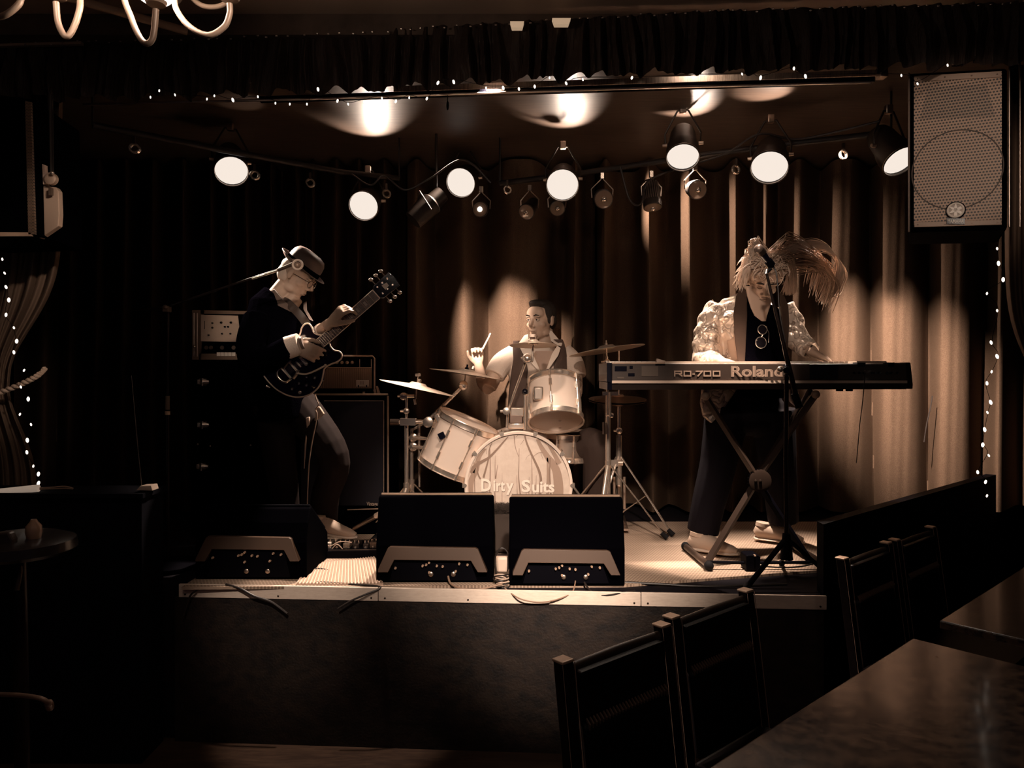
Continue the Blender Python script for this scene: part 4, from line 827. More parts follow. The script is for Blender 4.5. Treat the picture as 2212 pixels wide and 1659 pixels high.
# A: far left
d = 4.28; x = P(878, 0, d).x; t = thing('cymbal_stand', (x, d, ST), 'cymbal on a straight chrome stand, farthest left of the kit', 'cymbal stand')
cA = P(902, 838, d)
part(cymbal(B(), cA, (.22, .02, .97), S(83, d)), 'cymbal', BRASS, t)
tripod(t, x, d, P(0, 905, d).z, .30, (.45, 2.5, 4.5))
b = B().tube([P(878, 905, d), P(878, 850, d)], .008, 12); b.tube([P(864, 856, d), P(895, 856, d)], .011, 10); b.tube([P(898, 862, d), P(900, 838, d), P(905, 806, d)], .0045, 8); joint(b, P(878, 888, d)); joint(b, P(872, 856, d), .022); b.tube([P(895, 862, d), P(897, 874, d)], .007, 8)
part(b, 'upper_tube', CHROME, t)
b = B().lathe([(.0, 0), (.012, .003), (.012, .018), (.007, .026), (0, .026)], P(905, 828, d), (.22, -.1, .97), 14); b.box(P(903, 810, d), (.03, .008, .016)); part(b, 'wing_nut', CHROME, t)
b = B().tube([P(845, 912, d-.03), P(930, 911, d-.03)], .014, 14); b.box(P(882, 911, d-.03), (.09, .05, .04)); joint(b, P(925, 912, d-.04), .03); part(b, 'cross_clamp', CHROME, t, bevel=0)
part(B().tube([P(843, 912, d-.03), P(862, 912, d-.03)], .019, 14), 'clamp_end', DARKM, t)
# B: boom stand
d = 4.42; x = P(889, 0, d).x; t = thing('cymbal_stand', (x, d, ST), 'cymbal on a slanted boom arm above the tilted tom', 'cymbal stand')
cB = P(1008, 809, d); part(cymbal(B(), cB, (.155, .03, .98), S(81, d)), 'cymbal', BRASS, t)
tripod(t, x, d, P(0, 925, d).z, .28, (0.2, 2.2, 4.0))
b = B().tube([P(889, 930, d), P(925, 908, d), ], .009, 12); b.tube([P(905, 918, d-.02), P(906, 1052, d-.02)], [.009, .006], 10); joint(b, P(926, 908, d-.01), .024)
b.tube([P(922, 911, d), P(996, 838, d)], [.013, .011], 14); b.tube([P(996, 838, d), P(1003, 830, d)], [.018, .02], 12); b.tube([P(1003, 830, d), P(1006, 803, d)], .0045, 8)
for k in (.3, .5, .7): q = P(922, 911, d).lerp(P(996, 838, d), k); b.torus(q, P(996, 838, d)-P(922, 911, d), .0135, .003, 12, 5)
part(b, 'boom_arm', CHROME, t); part(B().ball(P(1001, 833, d-.02), (.028, .02, .03)), 'tilter', CHROME, t)
part(B().lathe([(.0, 0), (.012, 0), (.012, .016), (.006, .02), (.006, .035), (0, .035)], P(1008, 800, d), (.155, -.03, .98), 12), 'felt_and_nut', BLACKG, t)
b = B()
for y0 in (945, 965): joint(b, P(893, y0, d-.02), .025); b.tube([P(893, y0, d-.03), P(925, y0+3, d-.05)], [.016, .009], 10)
part(b, 'multi_clamp', CHROME, t)
# small arm leg with pale foot seen left of the middle monitor
t = thing('metal_tube', P(770, 1135, 4.0), 'slanted pale-ended metal tube behind the pedal board', 'tube')
part(B().tube([P(764, 1142, 4.05), P(818, 1112, 3.95)], [.010, .013], 12), 'tube', STEEL, t); part(B().tube([P(812, 1115, 3.96), P(823, 1109, 3.94)], .016, 12), 'end_cap', mat('pale_rubber', (.62, .48, .38), .6), t)
t = thing('metal_tube', P(905, 1080, 4.2), 'grey metal tube lying low between the cymbal stands and the bass drum', 'tube')
part(B().tube([P(893, 1076, 4.2), P(905, 1080, 4.2)], .02, 12), 'end_cap', DARKM, t); part(B().tube([P(908, 1081, 4.2), P(975, 1100, 4.1)], [.013, .016], 12), 'tube', GREYM, t)
# C: centre cymbal on a boom from the bass drum
d = 4.05; t = thing('splash_cymbal', P(1095, 890, d+.15), 'small cymbal on a thin boom rising from the bass drum, at the drummer\'s chin', 'cymbal')
part(cymbal(B(), P(1152, 746, d), (0.0, .09, 1), S(52, d)), 'cymbal', BRASS, t)
b = B().tube([P(1095, 925, d+.15), P(1097, 888, d+.15), P(1138, 775, d+.03)], .0075, 12); b.tube([P(1150, 780, d), P(1152, 742, d)], .006, 10); b.tube([P(1140, 776, d+.02), P(1150, 780, d)], .008, 8)
part(b, 'boom_arm', CHROME, t); b = B(); joint(b, P(1139, 774, d), .028); b.ball(P(1139, 774, d-.01), .024); joint(b, P(1094, 888, d+.12), .022); part(b, 'tilter', CHROME, t)
part(B().lathe([(.012, 0), (.012, .040), (.0, .041)], P(1150, 741, d), (0, 0, 1), 14), 'felt_sleeve', mat('felt_brown', (.12, .07, .05), .9), t)
part(B().lathe([(.0, 0), (.0165, 0), (.0165, .014), (.012, .017), (0, .017)], P(1150, 728, d), (0, 0, 1), 16), 'sleeve_cap', MATS['pale_hoop'], t)
part(B().tube([P(1157, 741, d), P(1156, 722, d)], .0022, 6), 'spindle', CHROME, t)
# D: ride at right + E: hi-hat
d = 4.36; x = P(1313, 0, d).x; t = thing('cymbal_stand', (x, d, ST), 'cymbal on a chrome stand between the bass drum and the keyboard', 'cymbal stand')
part(cymbal(B(), P(1311, 757, d), (-.145, .06, .98), S(82, d)), 'cymbal', BRASS, t)
tripod(t, x, d, P(0, 850, d).z, .33, (-.25, 2.8, 4.4), zj=.42, tube=.013)
b = B().tube([P(1312, 852, d), P(1311, 770, d)], .008, 12); b.tube([P(1311, 775, d), P(1309, 735, d)], .0045, 8); joint(b, P(1311, 782, d), .018); b.box(P(1318, 850, d-.01), (.09, .03, .022)); b.tube([P(1318, 848, d-.03), P(1318, 900, d-.03)], .007, 8); joint(b, P(1320, 897, d), .015)
part(b, 'upper_tube', CHROME, t); part(B().lathe([(0, 0), (.009, 0), (.009, .02), (0, .021)], P(1309, 748, d), (0, 0, 1), 12), 'wing_nut', CHROME, t)
b = B()
for px in (1303, 1309): b.tube([P(px, 912, d-.03), P(px+.5, 938, d-.03)], .006, 8)
part(b, 'stick_holder', STEEL, t)
part(B().tube([P(1312, 1035, d-.04), P(1307, 1085, d-.04), P(1310, 1096, d-.05), P(1315, 1085, d-.04), P(1317, 1040, d-.04)], .005, 8), 'spare_leg', CHROME, t)
d = 4.55; x = P(1337, 0, d).x; t = thing('hi_hat', (x, d, ST), 'hi-hat with its cymbals below the left end of the keyboard', 'hi-hat')
part(cymbal(B(), P(1334, 862, d), (0, -.10, 1), S(62, d)), 'cymbal', mat('bronze_dull', (.5, .34, .25), .4, .9), t); part(cymbal(B(), P(1334, 866, d), (0, .10, -1), S(62, d)), 'cymbal', MATS['bronze_dull'], t)
part(B().tube([P(1337, 870, d), P(1337, 750, d)], .0045, 8), 'pull_rod', CHROME, t)
tripod(t, x, d, P(0, 940, d).z, .34, (-.6, 2.4, 4.1), zj=.45, tube=.015)
b = B().tube([P(1337, 945, d), P(1337, 874, d)], .011, 12); joint(b, P(1337, 930, d), .02); b.tube([P(1330, 1000, d-.02), P(1345, 1000, d-.02)], .02, 10); b.box(P(1326, 1000, d-.03), (.05, .03, .04))
part(b, 'height_collar', CHROME, t)
b = B()
for px in (1327, 1349): b.tube([P(px, 1030, d-.05), P(px, 1100, d-.05)], [(.009, .004)]*2, 8, side=(1, 0, 0))
b.tube([P(1337, 1050, d-.03), P(1337, 1090, d-.03)], [.012, .009], 8); part(b, 'pedal_frame', STEEL, t)
part(B().hexa([Vector((x-.04, d-.12, ST+.02)), Vector((x+.04, d-.12, ST+.02)), Vector((x+.04, d+.1, ST+.09)), Vector((x-.04, d+.1, ST+.09))], (0, 0, .012)), 'foot_pedal', STEEL, t, smooth=False)
# drum rug (striped) with fringe
t = thing('drum_rug', (P(1120, 0, 4.2).x, 4.2, ST), 'striped rug with a dark shaggy fringe under the drum kit', 'rug')
RUGD = mat('rug_dark', (.03, .02, .018), .95, spec=.1); RUGL = mat('rug_light', (.42, .30, .22), .95, spec=.1)
xa, xb = P(890, 0, 4.1).x, P(1300, 0, 4.1).x
y = 3.78
for k, (w, m_) in enumerate(((.10, RUGL), (.05, RUGD), (.06, RUGL), (.09, RUGD), (.07, RUGL), (.5, RUGD), (.05, RUGL), (.42, RUGD))):
    part(B().hexa([(xa, y, ST), (xb, y, ST), (xb, y+w, ST), (xa, y+w, ST)], (0, 0, .008)), 'woven_band', m_, t, smooth=False); y += w
t2 = B()
for k in range(900):
    x = P(1066+R.random()*38, 0, 3.95).x; yy = 3.92+R.random()*.10; h = R.uniform(.02, .055); z = ST+.22
    t2.tube([(x, yy, z), (x+R.uniform(-.012, .012), yy-R.uniform(0, .02), z+h*.7), (x+R.uniform(-.025, .025), yy-R.uniform(0, .035), z+h)], [.0012, .001, .0003], 3)
cu = thing('shaggy_cushion', (P(1085, 0, 3.95).x, 3.97, ST), 'dark shaggy cushion wedged in front of the bass drum', 'cushion')
part(B().hexa([(P(1062, 0, 3.95).x, 3.92, ST+.01), (P(1106, 0, 3.95).x, 3.92, ST+.01), (P(1106, 0, 3.95).x, 4.04, ST+.01), (P(1062, 0, 3.95).x, 4.04, ST+.01)], (0, 0, .215)), 'pad', mat('shag_dark', (.05, .035, .028), .95), cu, bevel=.02)
o = part(t2, 'pile', MATS['shag_dark'], cu, smooth=False); o['kind'] = 'stuff'
# ================================================================== KEYBOARD + STAND
d = 3.60; KBM = mat('keyboard_back_brown', (.036, .022, .016), .42, spec=.5, coat=.15); KBL = mat('keyboard_under', (.016, .01, .008), .5)
t = thing('stage_piano', P(1646, 842, d+.15), 'long stage piano seen from behind, lettered RD-700, on a crossed stand', 'keyboard')
L_ = lambda px, py, k=0: P(px, py, d+k+(px-1322)*.00012)
dep = Vector((0, .34, 0))
part(B().hexa([L_(1322, 785), L_(1957, 786), L_(1960, 826), L_(1322, 827)], dep), 'body', KBM, t, smooth=False, bevel=.004)
part(B().hexa([L_(1322, 822, -.006), L_(1960, 822, -.006), L_(1960, 828, -.006), L_(1322, 828, -.006)], (0, .006, 0)), 'pale_stripe', mat('keyboard_stripe', (.62, .48, .38), .35, .3), t, smooth=False)
part(B().hexa([L_(1322, 828, .004), L_(1960, 828, .004), L_(1958, 841, .02), L_(1322, 842, .02)], dep*.95), 'underside', KBL, t, smooth=False)
EC = mat('end_cap_black', (.025, .016, .014), .4)
part(B().hexa([L_(1311, 784, -.004), L_(1322, 784, -.004), L_(1322, 828, -.006), L_(1311, 825, -.004)], dep), 'end_cap', BLACKG, t, smooth=False, bevel=.003)
part(B().hexa([L_(1312, 826), L_(1322, 828), L_(1322, 842, .01), L_(1312, 842, .01)], dep), 'end_cap', BLACKG, t, smooth=False)
part(B().hexa([L_(1956, 783, -.004), L_(1967, 783, .02), L_(1972, 828, .02), L_(1961, 828, -.006)], dep), 'end_cap', EC, t, smooth=False, bevel=.003)
part(B().hexa([L_(1959, 828, .0), L_(1972, 828, .02), L_(1971, 840, .02), L_(1958, 840, .0)], dep), 'end_cap', EC, t, smooth=False)
part(B().hexa([L_(1436, 780.5, .03), L_(1698, 780.5, .03), L_(1698, 785, .03), L_(1436, 785, .03)], (0, .02, 0)), 'top_edge_light', MATS['keyboard_stripe'], t, smooth=False)  # pale strips here and below paint the highlight along the top edge
part(B().hexa([L_(1322, 783, .0), L_(1436, 782.5, .0), L_(1436, 785.5, .0), L_(1322, 785.5, .0)], (0, .02, 0)), 'top_edge_light', KN, t, smooth=False)
part(text_mesh(B(), 'Roland', L_(1579, 814, -.001), S(113, d), height=S(24, d), bold=.03, depth=.001), 'lettering', mat('letter_keyboard', (.32, .22, .165), .45), t, smooth=False)
part(text_mesh(B(), 'Roland', L_(1579, 814, -.001)+Vector((.0015, -.0012, -.0)), S(112, d), height=S(24, d), bold=-.022, depth=.0), 'letter_core', mat('letter_core', (.20, .135, .10), .5), t, smooth=False)
# squared model lettering drawn as bars
b = B(); zb_ = 0
def seg(x0, y0, x1, y1, w=3.0):
    a = L_(x0, y0, -.003); e = L_(x1, y1, -.003); tt = (e-a).normalized(); nn = Vector((-tt.z, 0, tt.x))*S(w/2, d); a = a-tt*S(w/2, d); e = e+tt*S(w/2, d); b.hexa([a-nn, a+nn, e+nn, e-nn], (0, .002, 0))
for pts in ([(1457.5,812),(1457.5,802),(1472,802),(1472,807),(1460,807)], [(1466,807),(1473,812)], [(1478,802),(1492,802),(1492,812),(1478,812),(1478,802)], [(1497,808),(1500,808)], [(1504,802),(1517,802),(1508,812)], [(1521,802),(1535,802),(1535,812),(1521,812),(1521,802)], [(1541,802),(1555,802),(1555,812),(1541,812),(1541,802)]):
    for (x0, y0), (x1, y1) in zip(pts, pts[1:]): seg(x0, y0, x1, y1, 2.6)
part(b, 'lettering', MATS['letter_keyboard'], t, smooth=False)
for q, m_, nm in (((1328, 791, 1354, 802), BLACKG, 'power_inlet'), ((1360, 790, 1367, 797), BLACKG, 'switch'), ((1357, 806, 1371, 813), BLACKG, 'socket'), ((1386, 791, 1422, 813), mat('sticker_tan', (.075, .05, .036), .5), 'rating_sticker'), ((1333, 814, 1348, 818), MATS['sticker_tan'], 'printed_note'), ((1749, 787, 1811, 819), mat('panel_recess', (.003, .003, .006), .4), 'dark_panel')):
    x0, y0, x1, y1 = q; part(B().hexa([L_(x0, y0, -.003), L_(x1, y0, -.003), L_(x1, y1, -.003), L_(x0, y1, -.003)], (0, .003, 0)), nm, m_, t, smooth=False, bevel=.001)
for k, px in enumerate((1845, 1856, 1866, 1884, 1892, 1901, 1916, 1925, 1938)): part(B().lathe([(S(3, d), 0), (S(3, d), .004), (S(2, d), .001)], L_(px, 805.5, -.002), (0, -1, 0), 10), 'socket', BLACKG, t)
for x0, x1 in ((1852, 1870), (1918, 1932)): part(B().hexa([L_(x0, 783, -.003), L_(x1, 783, -.003), L_(x1-1, 792, -.003), L_(x0+1, 792, -.003)], (0, .05, 0)), 'stand_slot', BLACKG, t, smooth=False)
b = B().hexa([L_(1420, 774.5, .05), L_(1437, 779.5, .05), L_(1438, 788, .05), L_(1418, 784, .05)], (0, .03, 0)); tag(part(b, 'music_clip', mat('clip_pale', (.6, .46, .37), .5), smooth=False), 'small pale clip on the top edge of the stage piano', 'clip')
tag(part(B().hexa([L_(1851, 780, .03), L_(1914, 780, .03), L_(1914, 784.5, .03), L_(1851, 784.5, .03)], (0, .10, 0)), 'paper_slip', mat('slip_pale', (.6, .46, .36), .6), smooth=False), 'pale slip of paper on the right end of the stage piano', 'paper')
part(B().hexa([L_(1416, 786, -.004), L_(1437, 786, -.004), L_(1437, 789, -.004), L_(1416, 789, -.004)], (0, .003, 0)), 'handle_slot', BLACK, t, smooth=False)
# keys on the far side
b = B(); x0 = L_(1330, 0).x; x1 = L_(1950, 0).x; n = 52
for k in range(n): xx = x0+(x1-x0)*(k+.5)/n; b.box((xx, d+.28+.02, P(0, 783, d).z+.002), ((x1-x0)/n*.94, .14, .012))
o = part(b, 'white_keys', MATS['badge_white'], t, smooth=False); o['kind'] = 'stuff'
for px in (1805, 1812, 1826, 1833): part(B().box(L_(px+5, 843, .05), (.012, .02, .01)), 'rubber_foot', RUBBER, t)
# crossed stand
t = thing('keyboard_stand', P(1640, 1225, 3.72), 'black crossed folding stand with a toothed disc under the stage piano', 'stand')
d = 3.74; XM = mat('stand_brown_black', (.05, .031, .023), .38, .3)
def flat(b, p0, p1, w, th=.02): b.tube([p0, p1], [(w, th)]*2, 4, side=(p1-p0).cross(Vector((0, 1, 0)))); return b
piv = P(1634, 1036, d)
part(flat(B(), P(1524, 858, d-.03), piv+Vector((0, -.03, 0)), .017), 'upper_arm', XM, t, smooth=False, bevel=.002)
part(flat(B(), piv+Vector((0, -.01, 0)), P(1527, 1216, d-.03), .020), 'lower_arm', XM, t, smooth=False, bevel=.002)
part(flat(B(), P(1765, 848, d+.02), piv, .018), 'upper_arm', XM, t, smooth=False, bevel=.002)
part(flat(B(), P(1752, 840, d+.26), P(1630, 1040, d+.2), .016), 'upper_arm', XM, t, smooth=False, bevel=.002)
part(flat(B(), P(1640, 1046, d+.0), P(1752, 1216, d+.0), .018), 'lower_arm', BLACK, t, smooth=False, bevel=.002)
part(B().lathe([(S(23, d), -.01), (S(24, d), 0), (S(24, d), .012), (S(18, d), .016), (.006, .016)], piv+Vector((.004, -.035, 0)), (0, -1, 0), 32), 'toothed_disc', XM, t)
b = B()
for k in range(9): a = math.radians(95+k*14); b.box(piv+Vector((.004+math.cos(a)*S(24, d), -.04, math.sin(a)*S(24, d))), (.012, .012, .005), Matrix.Rotation(-a, 3, 'Y'))
part(b, 'locking_teeth', BLACK, t, smooth=False); b = B()
for a in (0, 1): b.lathe([(.008, 0), (.008, .006), (.004, .008)], piv+Vector((.002-.022*a, -.05, 0)), (0, -1, 0), 10)
part(b, 'pivot_bolt', DARKM, t)
for px, py in ((1524, 856), (1762, 852)): part(B().tube([P(px, py, d-.05), P(px, py, d+.35)], .020, 16), 'rubber_sleeve', mat('sleeve_brown', (.20, .13, .095), .5), t); part(B().ball(P(px, py, d-.06), .021), 'sleeve_end', MATS['sleeve_brown'], t)
zf = ST+.025
fx = P(1522, 0, 3.7).x; part(B().tube([(fx, 3.62, zf), (fx-.02, 4.02, zf)], .017, 12), 'floor_tube', XM, t)
fx2 = P(1770, 0, 3.7).x; part(B().tube([(fx2, 3.66, zf), (fx2, 4.02, zf)], .017, 12), 'floor_tube', XM, t)
for x_, y_ in ((fx, 3.62), (fx-.02, 4.02), (fx2, 3.66), (fx2, 4.02)): part(B().ball((x_, y_, zf), .024), 'rubber_foot', RUBBER, t)
t = thing('sustain_pedal', P(1627, 1225, 3.68), 'small black foot pedal on a bar by the foot of the crossed stand', 'foot pedal')
part(B().tube([P(1527, 1214, 3.64), P(1625, 1216, 3.64), P(1790, 1214, 3.64)], .008, 8), 'rod', BLACK, t)
part(B().hexa([P(1612, 1201, 3.6), P(1617, 1199, 3.6), P(1638, 1199, 3.6), P(1643, 1203, 3.6), P(1643, 1232, 3.6), P(1612, 1232, 3.6)], (0, .09, 0)), 'housing', BLACK, t, smooth=False, bevel=.004)
part(B().box(P(1630, 1200, 3.6), (.008, .02, .006)), 'pointer', KN, t)
cable([(1640, 1222, 3.62), (1690, 1226, 3.6), (1740, 1222, 3.6), (1775, 1208, 3.62), (1790, 1192, 3.66)], 'thin lead trailing right from the foot pedal', .004)
cable([(1868, 800, 3.58), (1866, 840, 3.62), (1862, 880, 3.7), (1857, 920, 3.8), (1850, 1000, 3.9)], 'thin lead hanging from the back of the stage piano', .0022)
cable([(2014, 855, 5.0), (2010, 880, 5.0), (2002, 915, 5.0), (1996, 955, 5.0)], 'thin dark cord hanging against the bright curtain fold at right', .004)
# mic stand in front of the keyboard
MSM = mat('mic_stand_black', (.03, .02, .018), .22, .6)
d = 3.45; x = P(1699, 0, d).x; t = thing('microphone_stand', (x, d, ST), 'black boom microphone stand in front of the stage piano', 'microphone stand')
part(B().tube([(x, d, ST+.14), P(1697, 1000, d), P(1699, 800, d)], .0105, 14), 'lower_tube', MSM, t)
part(B().tube([P(1699, 960, d), P(1700, 840, d)], .0085, 14), 'upper_tube', mat('mic_stand_gloss', (.25, .17, .13), .25, .9), t)
part(B().tube([P(1656, 590, d-.02), P(1672, 660, d-.02), P(1693, 745, d-.02), P(1707, 805, d-.02), P(1722, 868, d-.02)], [.006, .0075, .009, .0125, .013], 14), 'boom', MSM, t)
part(B().tube([P(1716, 850, d-.02), P(1727, 880, d-.02)], [.016, .018], 14), 'counterweight', BLACK, t)
b = B().box(P(1700, 800, d-.01), (.03, .04, .05)); b.tube([P(1700, 800, d-.05), P(1700, 800, d)], .018, 12); part(b, 'boom_clutch', BLACKG, t, bevel=.005)
part(B().ball(P(1685, 798, d-.04), (.014, .012, .014)), 'clutch_wing', CHROME, t)
for a in (-.75, -2.6, 1.3):
    e = Vector((math.cos(a), math.sin(a), 0)); part(B().tube([Vector((x, d, ST+.20)), Vector((x, d, ST+.015))+e*.26], [(.012, .006)]*2, 8), 'leg', BLACK, t); part(B().ball(Vector((x, d, ST+.016))+e*.265, .016), 'rubber_foot', RUBBER, t)
part(B().tube([(x, d, ST+.10), (x, d, ST+.22)], [.03, .018], 14), 'leg_collar', BLACK, t)
part(B().tube([P(1654, 592, d-.02), P(1656, 582, d-.02)], .010, 12), 'thread_ring', CHROME, t)
t = thing('microphone', P(1655, 565, d-.02), 'black handheld vocal microphone on the boom before the keyboard player\'s face', 'microphone')
m0, m1 = P(1669, 576, d-.02), P(1647, 548, d-.05)
part(B().tube([m0, m0.lerp(m1, .65), m1], [.010, .0145, .017], 16), 'handle', BLACKG, t)
part(B().tube([m1, m1.lerp(m1+(m1-m0), .35)], [.021, .021], 18), 'grille_band', DARKM, t); part(B().ball(m1+(m1-m0)*.35, .022), 'grille_head', cells('mic_mesh', (.3, .22, .18), (.05, .035, .03), .003, .003, .001, .4, .6), t)
part(B().tube([m0.lerp(m1, .1), m0.lerp(m1, .45)], .0185, 16, caps=False), 'clip', BLACK, t); part(B().tube([P(1665, 580, d-.02), P(1656, 588, d-.02)], .009, 10), 'clip_stem', BLACKG, t)
part(B().tube(bez([P(1670, 577, d-.02), P(1677, 590, d-.03), P(1681, 630, d-.03), P(1685, 680, d-.03), P(1697, 740, d-.03)]), .0035, 8), 'lead', CBL, t)
# left mic stand, its microphone beside the guitarist's ear
d = 3.72; x = P(363, 0, d).x; t = thing('microphone_stand', (x, d, ST), 'thin dark microphone stand rising behind the booth at left', 'microphone stand')
part(B().tube([(x, d, ST+.02), P(362, 893, d)], .0085, 12), 'lower_tube', MSM, t); part(B().tube([P(362, 893, d), P(363, 668, d)], .006, 12), 'upper_tube', MSM, t)
part(B().tube([P(362, 896, d), P(362, 888, d)], .013, 12), 'collar', KN, t); part(B().tube([P(362, 885, d), P(362, 855, d)], .011, 12), 'grip', GREYM, t)
part(B().lathe([(.16, 0), (.16, .012), (.03, .03)], (x, d, ST), (0, 0, 1), 28), 'base', BLACK, t)
part(B().tube([P(283, 673, d+.1), P(363, 662, d), P(520, 609, d-.04), P(636, 571, d-.08)], [.005, .006, .006, .005], 10), 'boom', MSM, t)
b = B().box(P(361, 668, d), (.03, .04, .03)); b.ball(P(357, 663, d-.02), .011); part(b, 'boom_clutch', GREYM, t, bevel=.004)
t = thing('microphone', P(640, 572, d-.1), 'vocal microphone with a pale ring, in front of the guitarist\'s ear', 'microphone')
dm = d-.1; part(B().tube([P(600, 584, dm), P(634, 570, dm)], [.008, .010], 12), 'handle', DARKM, t); part(B().tube([P(545, 603, dm+.02), P(605, 583, dm+.02)], .005, 8), 'lead', STEEL, t)
part(B().torus(P(643, 572, dm-.02), (.1, -1, .1), S(10, dm), .0055, 28, 8), 'pale_ring', mat('ring_pale', (.8, .64, .53), .35), t)
part(B().ball(P(643, 573, dm-.015), (S(7, dm), .015, S(7, dm))), 'grille_head', mat('mic_tan', (.4, .28, .21), .4, .4), t)
part(B().box(P(636, 565, dm), (.018, .02, .022)), 'clip', DARKM, t)
# white line socket on the right
# ================================================================== PEOPLE
def head_prims(b, c, M, s=1.0, jaw=1.0):
    """M: columns right, forward, up; c: centre between the ears"""
    T = lambda x, y, z: Vector(c)+M@(Vector((x, y, z))*s)
    def e(x, y, z, rx, ry, rz): b.ball(T(x, y, z), (rx*s, ry*s, rz*s), M, 20, 14)
    e(0, -.012, .035, .074, .094, .082); e(0, .022, -.015, .062, .072, .085); e(0, .030, -.062, .050*jaw, .052, .046); e(0, .066, -.098, .022, .018, .016)
    e(0, .058, .045, .058, .034, .045)
    for k in (-1, 1):
        e(k*.028, .083, .026, .025, .014, .008); e(k*.040, .052, -.022, .024, .026, .022); e(k*.046, .015, -.070, .016, .035, .022)
        e(k*.076, -.006, -.002, .007, .017, .029); e(k*.072, -.004, -.020, .008, .010, .014); e(k*.012, .096, -.030, .009, .010, .008)
    b.tube([T(0, .086, .022), T(0, .104, -.005), T(0, .117, -.026)], [(.009*s, .010*s), (.011*s, .012*s), (.013*s, .011*s)], 10)
    e(0, .086, -.053, .022, .011, .006); e(0, .084, -.064, .019, .011, .007)
def face_parts(t, body, c, M, s=1.0, brow=HAIRD, closed=False):
    T = lambda x, y, z: Vector(c)+M@(Vector((x, y, z))*s)
    for k in (-1, 1):
        if not closed:
            part(B().ball(T(k*.030, .079, .008), .0115*s), 'eye', mat('eye_white', (.55, .45, .38), .3), t)
            part(B().ball(T(k*.030, .0875, .008), (.0052*s, .004*s, .0052*s), M), 'iris', BLACKG, t)
            part(B().tube([T(k*.018, .089, .013), T(k*.030, .0925, .0165), T(k*.043, .085, .012)], .003*s, 6), 'eyelid', SKIN, t)
        else: part(B().tube([T(k*.018, .088, .004), T(k*.030, .091, .001), T(k*.043, .084, .004)], .0025*s, 6), 'eyelid', mat('lid_line', (.2, .12, .09), .6), t)
        part(B().tube([T(k*.014, .096, .031), T(k*.030, .098, .037), T(k*.046, .088, .032)], [.003*s, .004*s, .002*s], 6), 'eyebrow', brow, t)
    part(B().tube([T(-.020, .094, -.0585), T(0, .098, -.0580), T(.020, .094, -.0585)], [.0012*s, .002*s, .0012*s], 6), 'mouth_line', MATS.get('lid_line') or mat('lid_line', (.2, .12, .09), .6), t)
def hand_prims(b, wrist, fwd, nrm, side=1, curl=.9, spread=.10, s=1.0, curls=None, thumb=(.55, .6)):
    """fwd: towards the knuckles; nrm: back-of-hand normal; side: +1 thumb on the +x (right) of the frame"""
    M = frame(fwd, nrm); T = lambda x, y, z: Vector(wrist)+M@(Vector((x, y, z))*s)
    b.tube([T(0, -.03, 0), T(0, .0, 0), T(0, .03, 0), T(0, .07, 0), T(0, .088, -.002)], [(.026*s, .019*s), (.026*s, .018*s), (.036*s, .017*s), (.041*s, .014*s), (.038*s, .011*s)], 14, side=M@Vector((1, 0, 0)))
    ln = [.072, .080, .075, .060]
    for i in range(4):
        x = side*(.030-.020*i); cu = curls[i] if curls else curl; base = T(x, .078, 0); a = -.15-cu*.35; p = base; pts = [T(x*.9, .05, 0), p]; sp = side*(.10-.07*i)*(spread*6)
        for k, (fr, add) in enumerate(((.45, 0), (.30, cu*.9), (.25, cu*.7))):
            a -= add; dr = M@Vector((math.sin(sp)*math.cos(a), math.cos(sp)*math.cos(a), math.sin(a))); p = p+dr*ln[i]*fr*s; pts.append(p)
        b.tube(pts, [.0095*s, .0098*s, .0088*s, .0082*s, .0068*s], 10)
        b.ball(pts[-1], .0070*s, u=8, v=6)
    tb = [T(side*.018, .012, -.006), T(side*.042, .035, -.010), T(side*(.042+.028*thumb[0]), .062, -.012-.02*thumb[1]), T(side*(.042+.03*thumb[0]), .088, -.018-.035*thumb[1])]
    b.tube(tb, [.016*s, .0135*s, .0105*s, .0085*s], 10); b.ball(tb[-1], .0085*s, u=8, v=6)
def limb(b, pts, rs, seg=14, side=None): b.tube(bez(pts, 6), [rs[min(int(i/6), len(rs)-2)]+(rs[min(int(i/6), len(rs)-2)+1]-rs[min(int(i/6), len(rs)-2)])*(i/6-min(int(i/6), len(rs)-2)) for i in range(6*(len(pts)-1)+1)], seg, side)
def torso(b, ctrs, rad, side): b.tube(ctrs, rad, 20, side=side)
def shoe(t, ankle, fwd, m, sole, L=.27, toe_up=0, name='shoe'):
    f = Vector(fwd).normalized(); a = Vector(ankle); z = Vector((0, 0, 1)); g = Vector((a.x, a.y, 0)); z0 = a.z-.085
    T = lambda y, h: Vector((a.x, a.y, z0))+f*y+z*h
    side = f.cross(z)
    part(B().tube([T(-.075, .035), T(-.06, .045), T(-.02, .052), T(.04, .048), T(.10, .036), T(.155, .028), T(.185, .024)], [(.022, .020), (.034, .040), (.037, .046), (.042, .042), (.047, .030), (.040, .022), (.018, .012)], 16, side=side), name, m, t)
    part(B().tube([T(-.08, .009), T(-.05, .009), T(.05, .009), T(.12, .009), T(.17, .011), T(.193, .013)], [(.024, .009), (.037, .010), (.044, .010), (.049, .010), (.040, .010), (.015, .008)], 14, side=side), 'sole', sole, t)
    part(B().tube([T(-.03, .08), T(-.028, .10)], [(.036, .045), (.034, .043)], 14, side=side), 'collar', m, t)
    b = B()
    for k in range(4): q = T(.03+.022*k, .088-.011*k); b.tube([q-side*.02, q+z*.004, q+side*.02], .0022, 6)
    part(b, 'lace', m, t)
SHOEM = mat('canvas_shoe', (.56, .42, .33), .75); SOLEM = mat('pale_sole', (.78, .64, .54), .6)
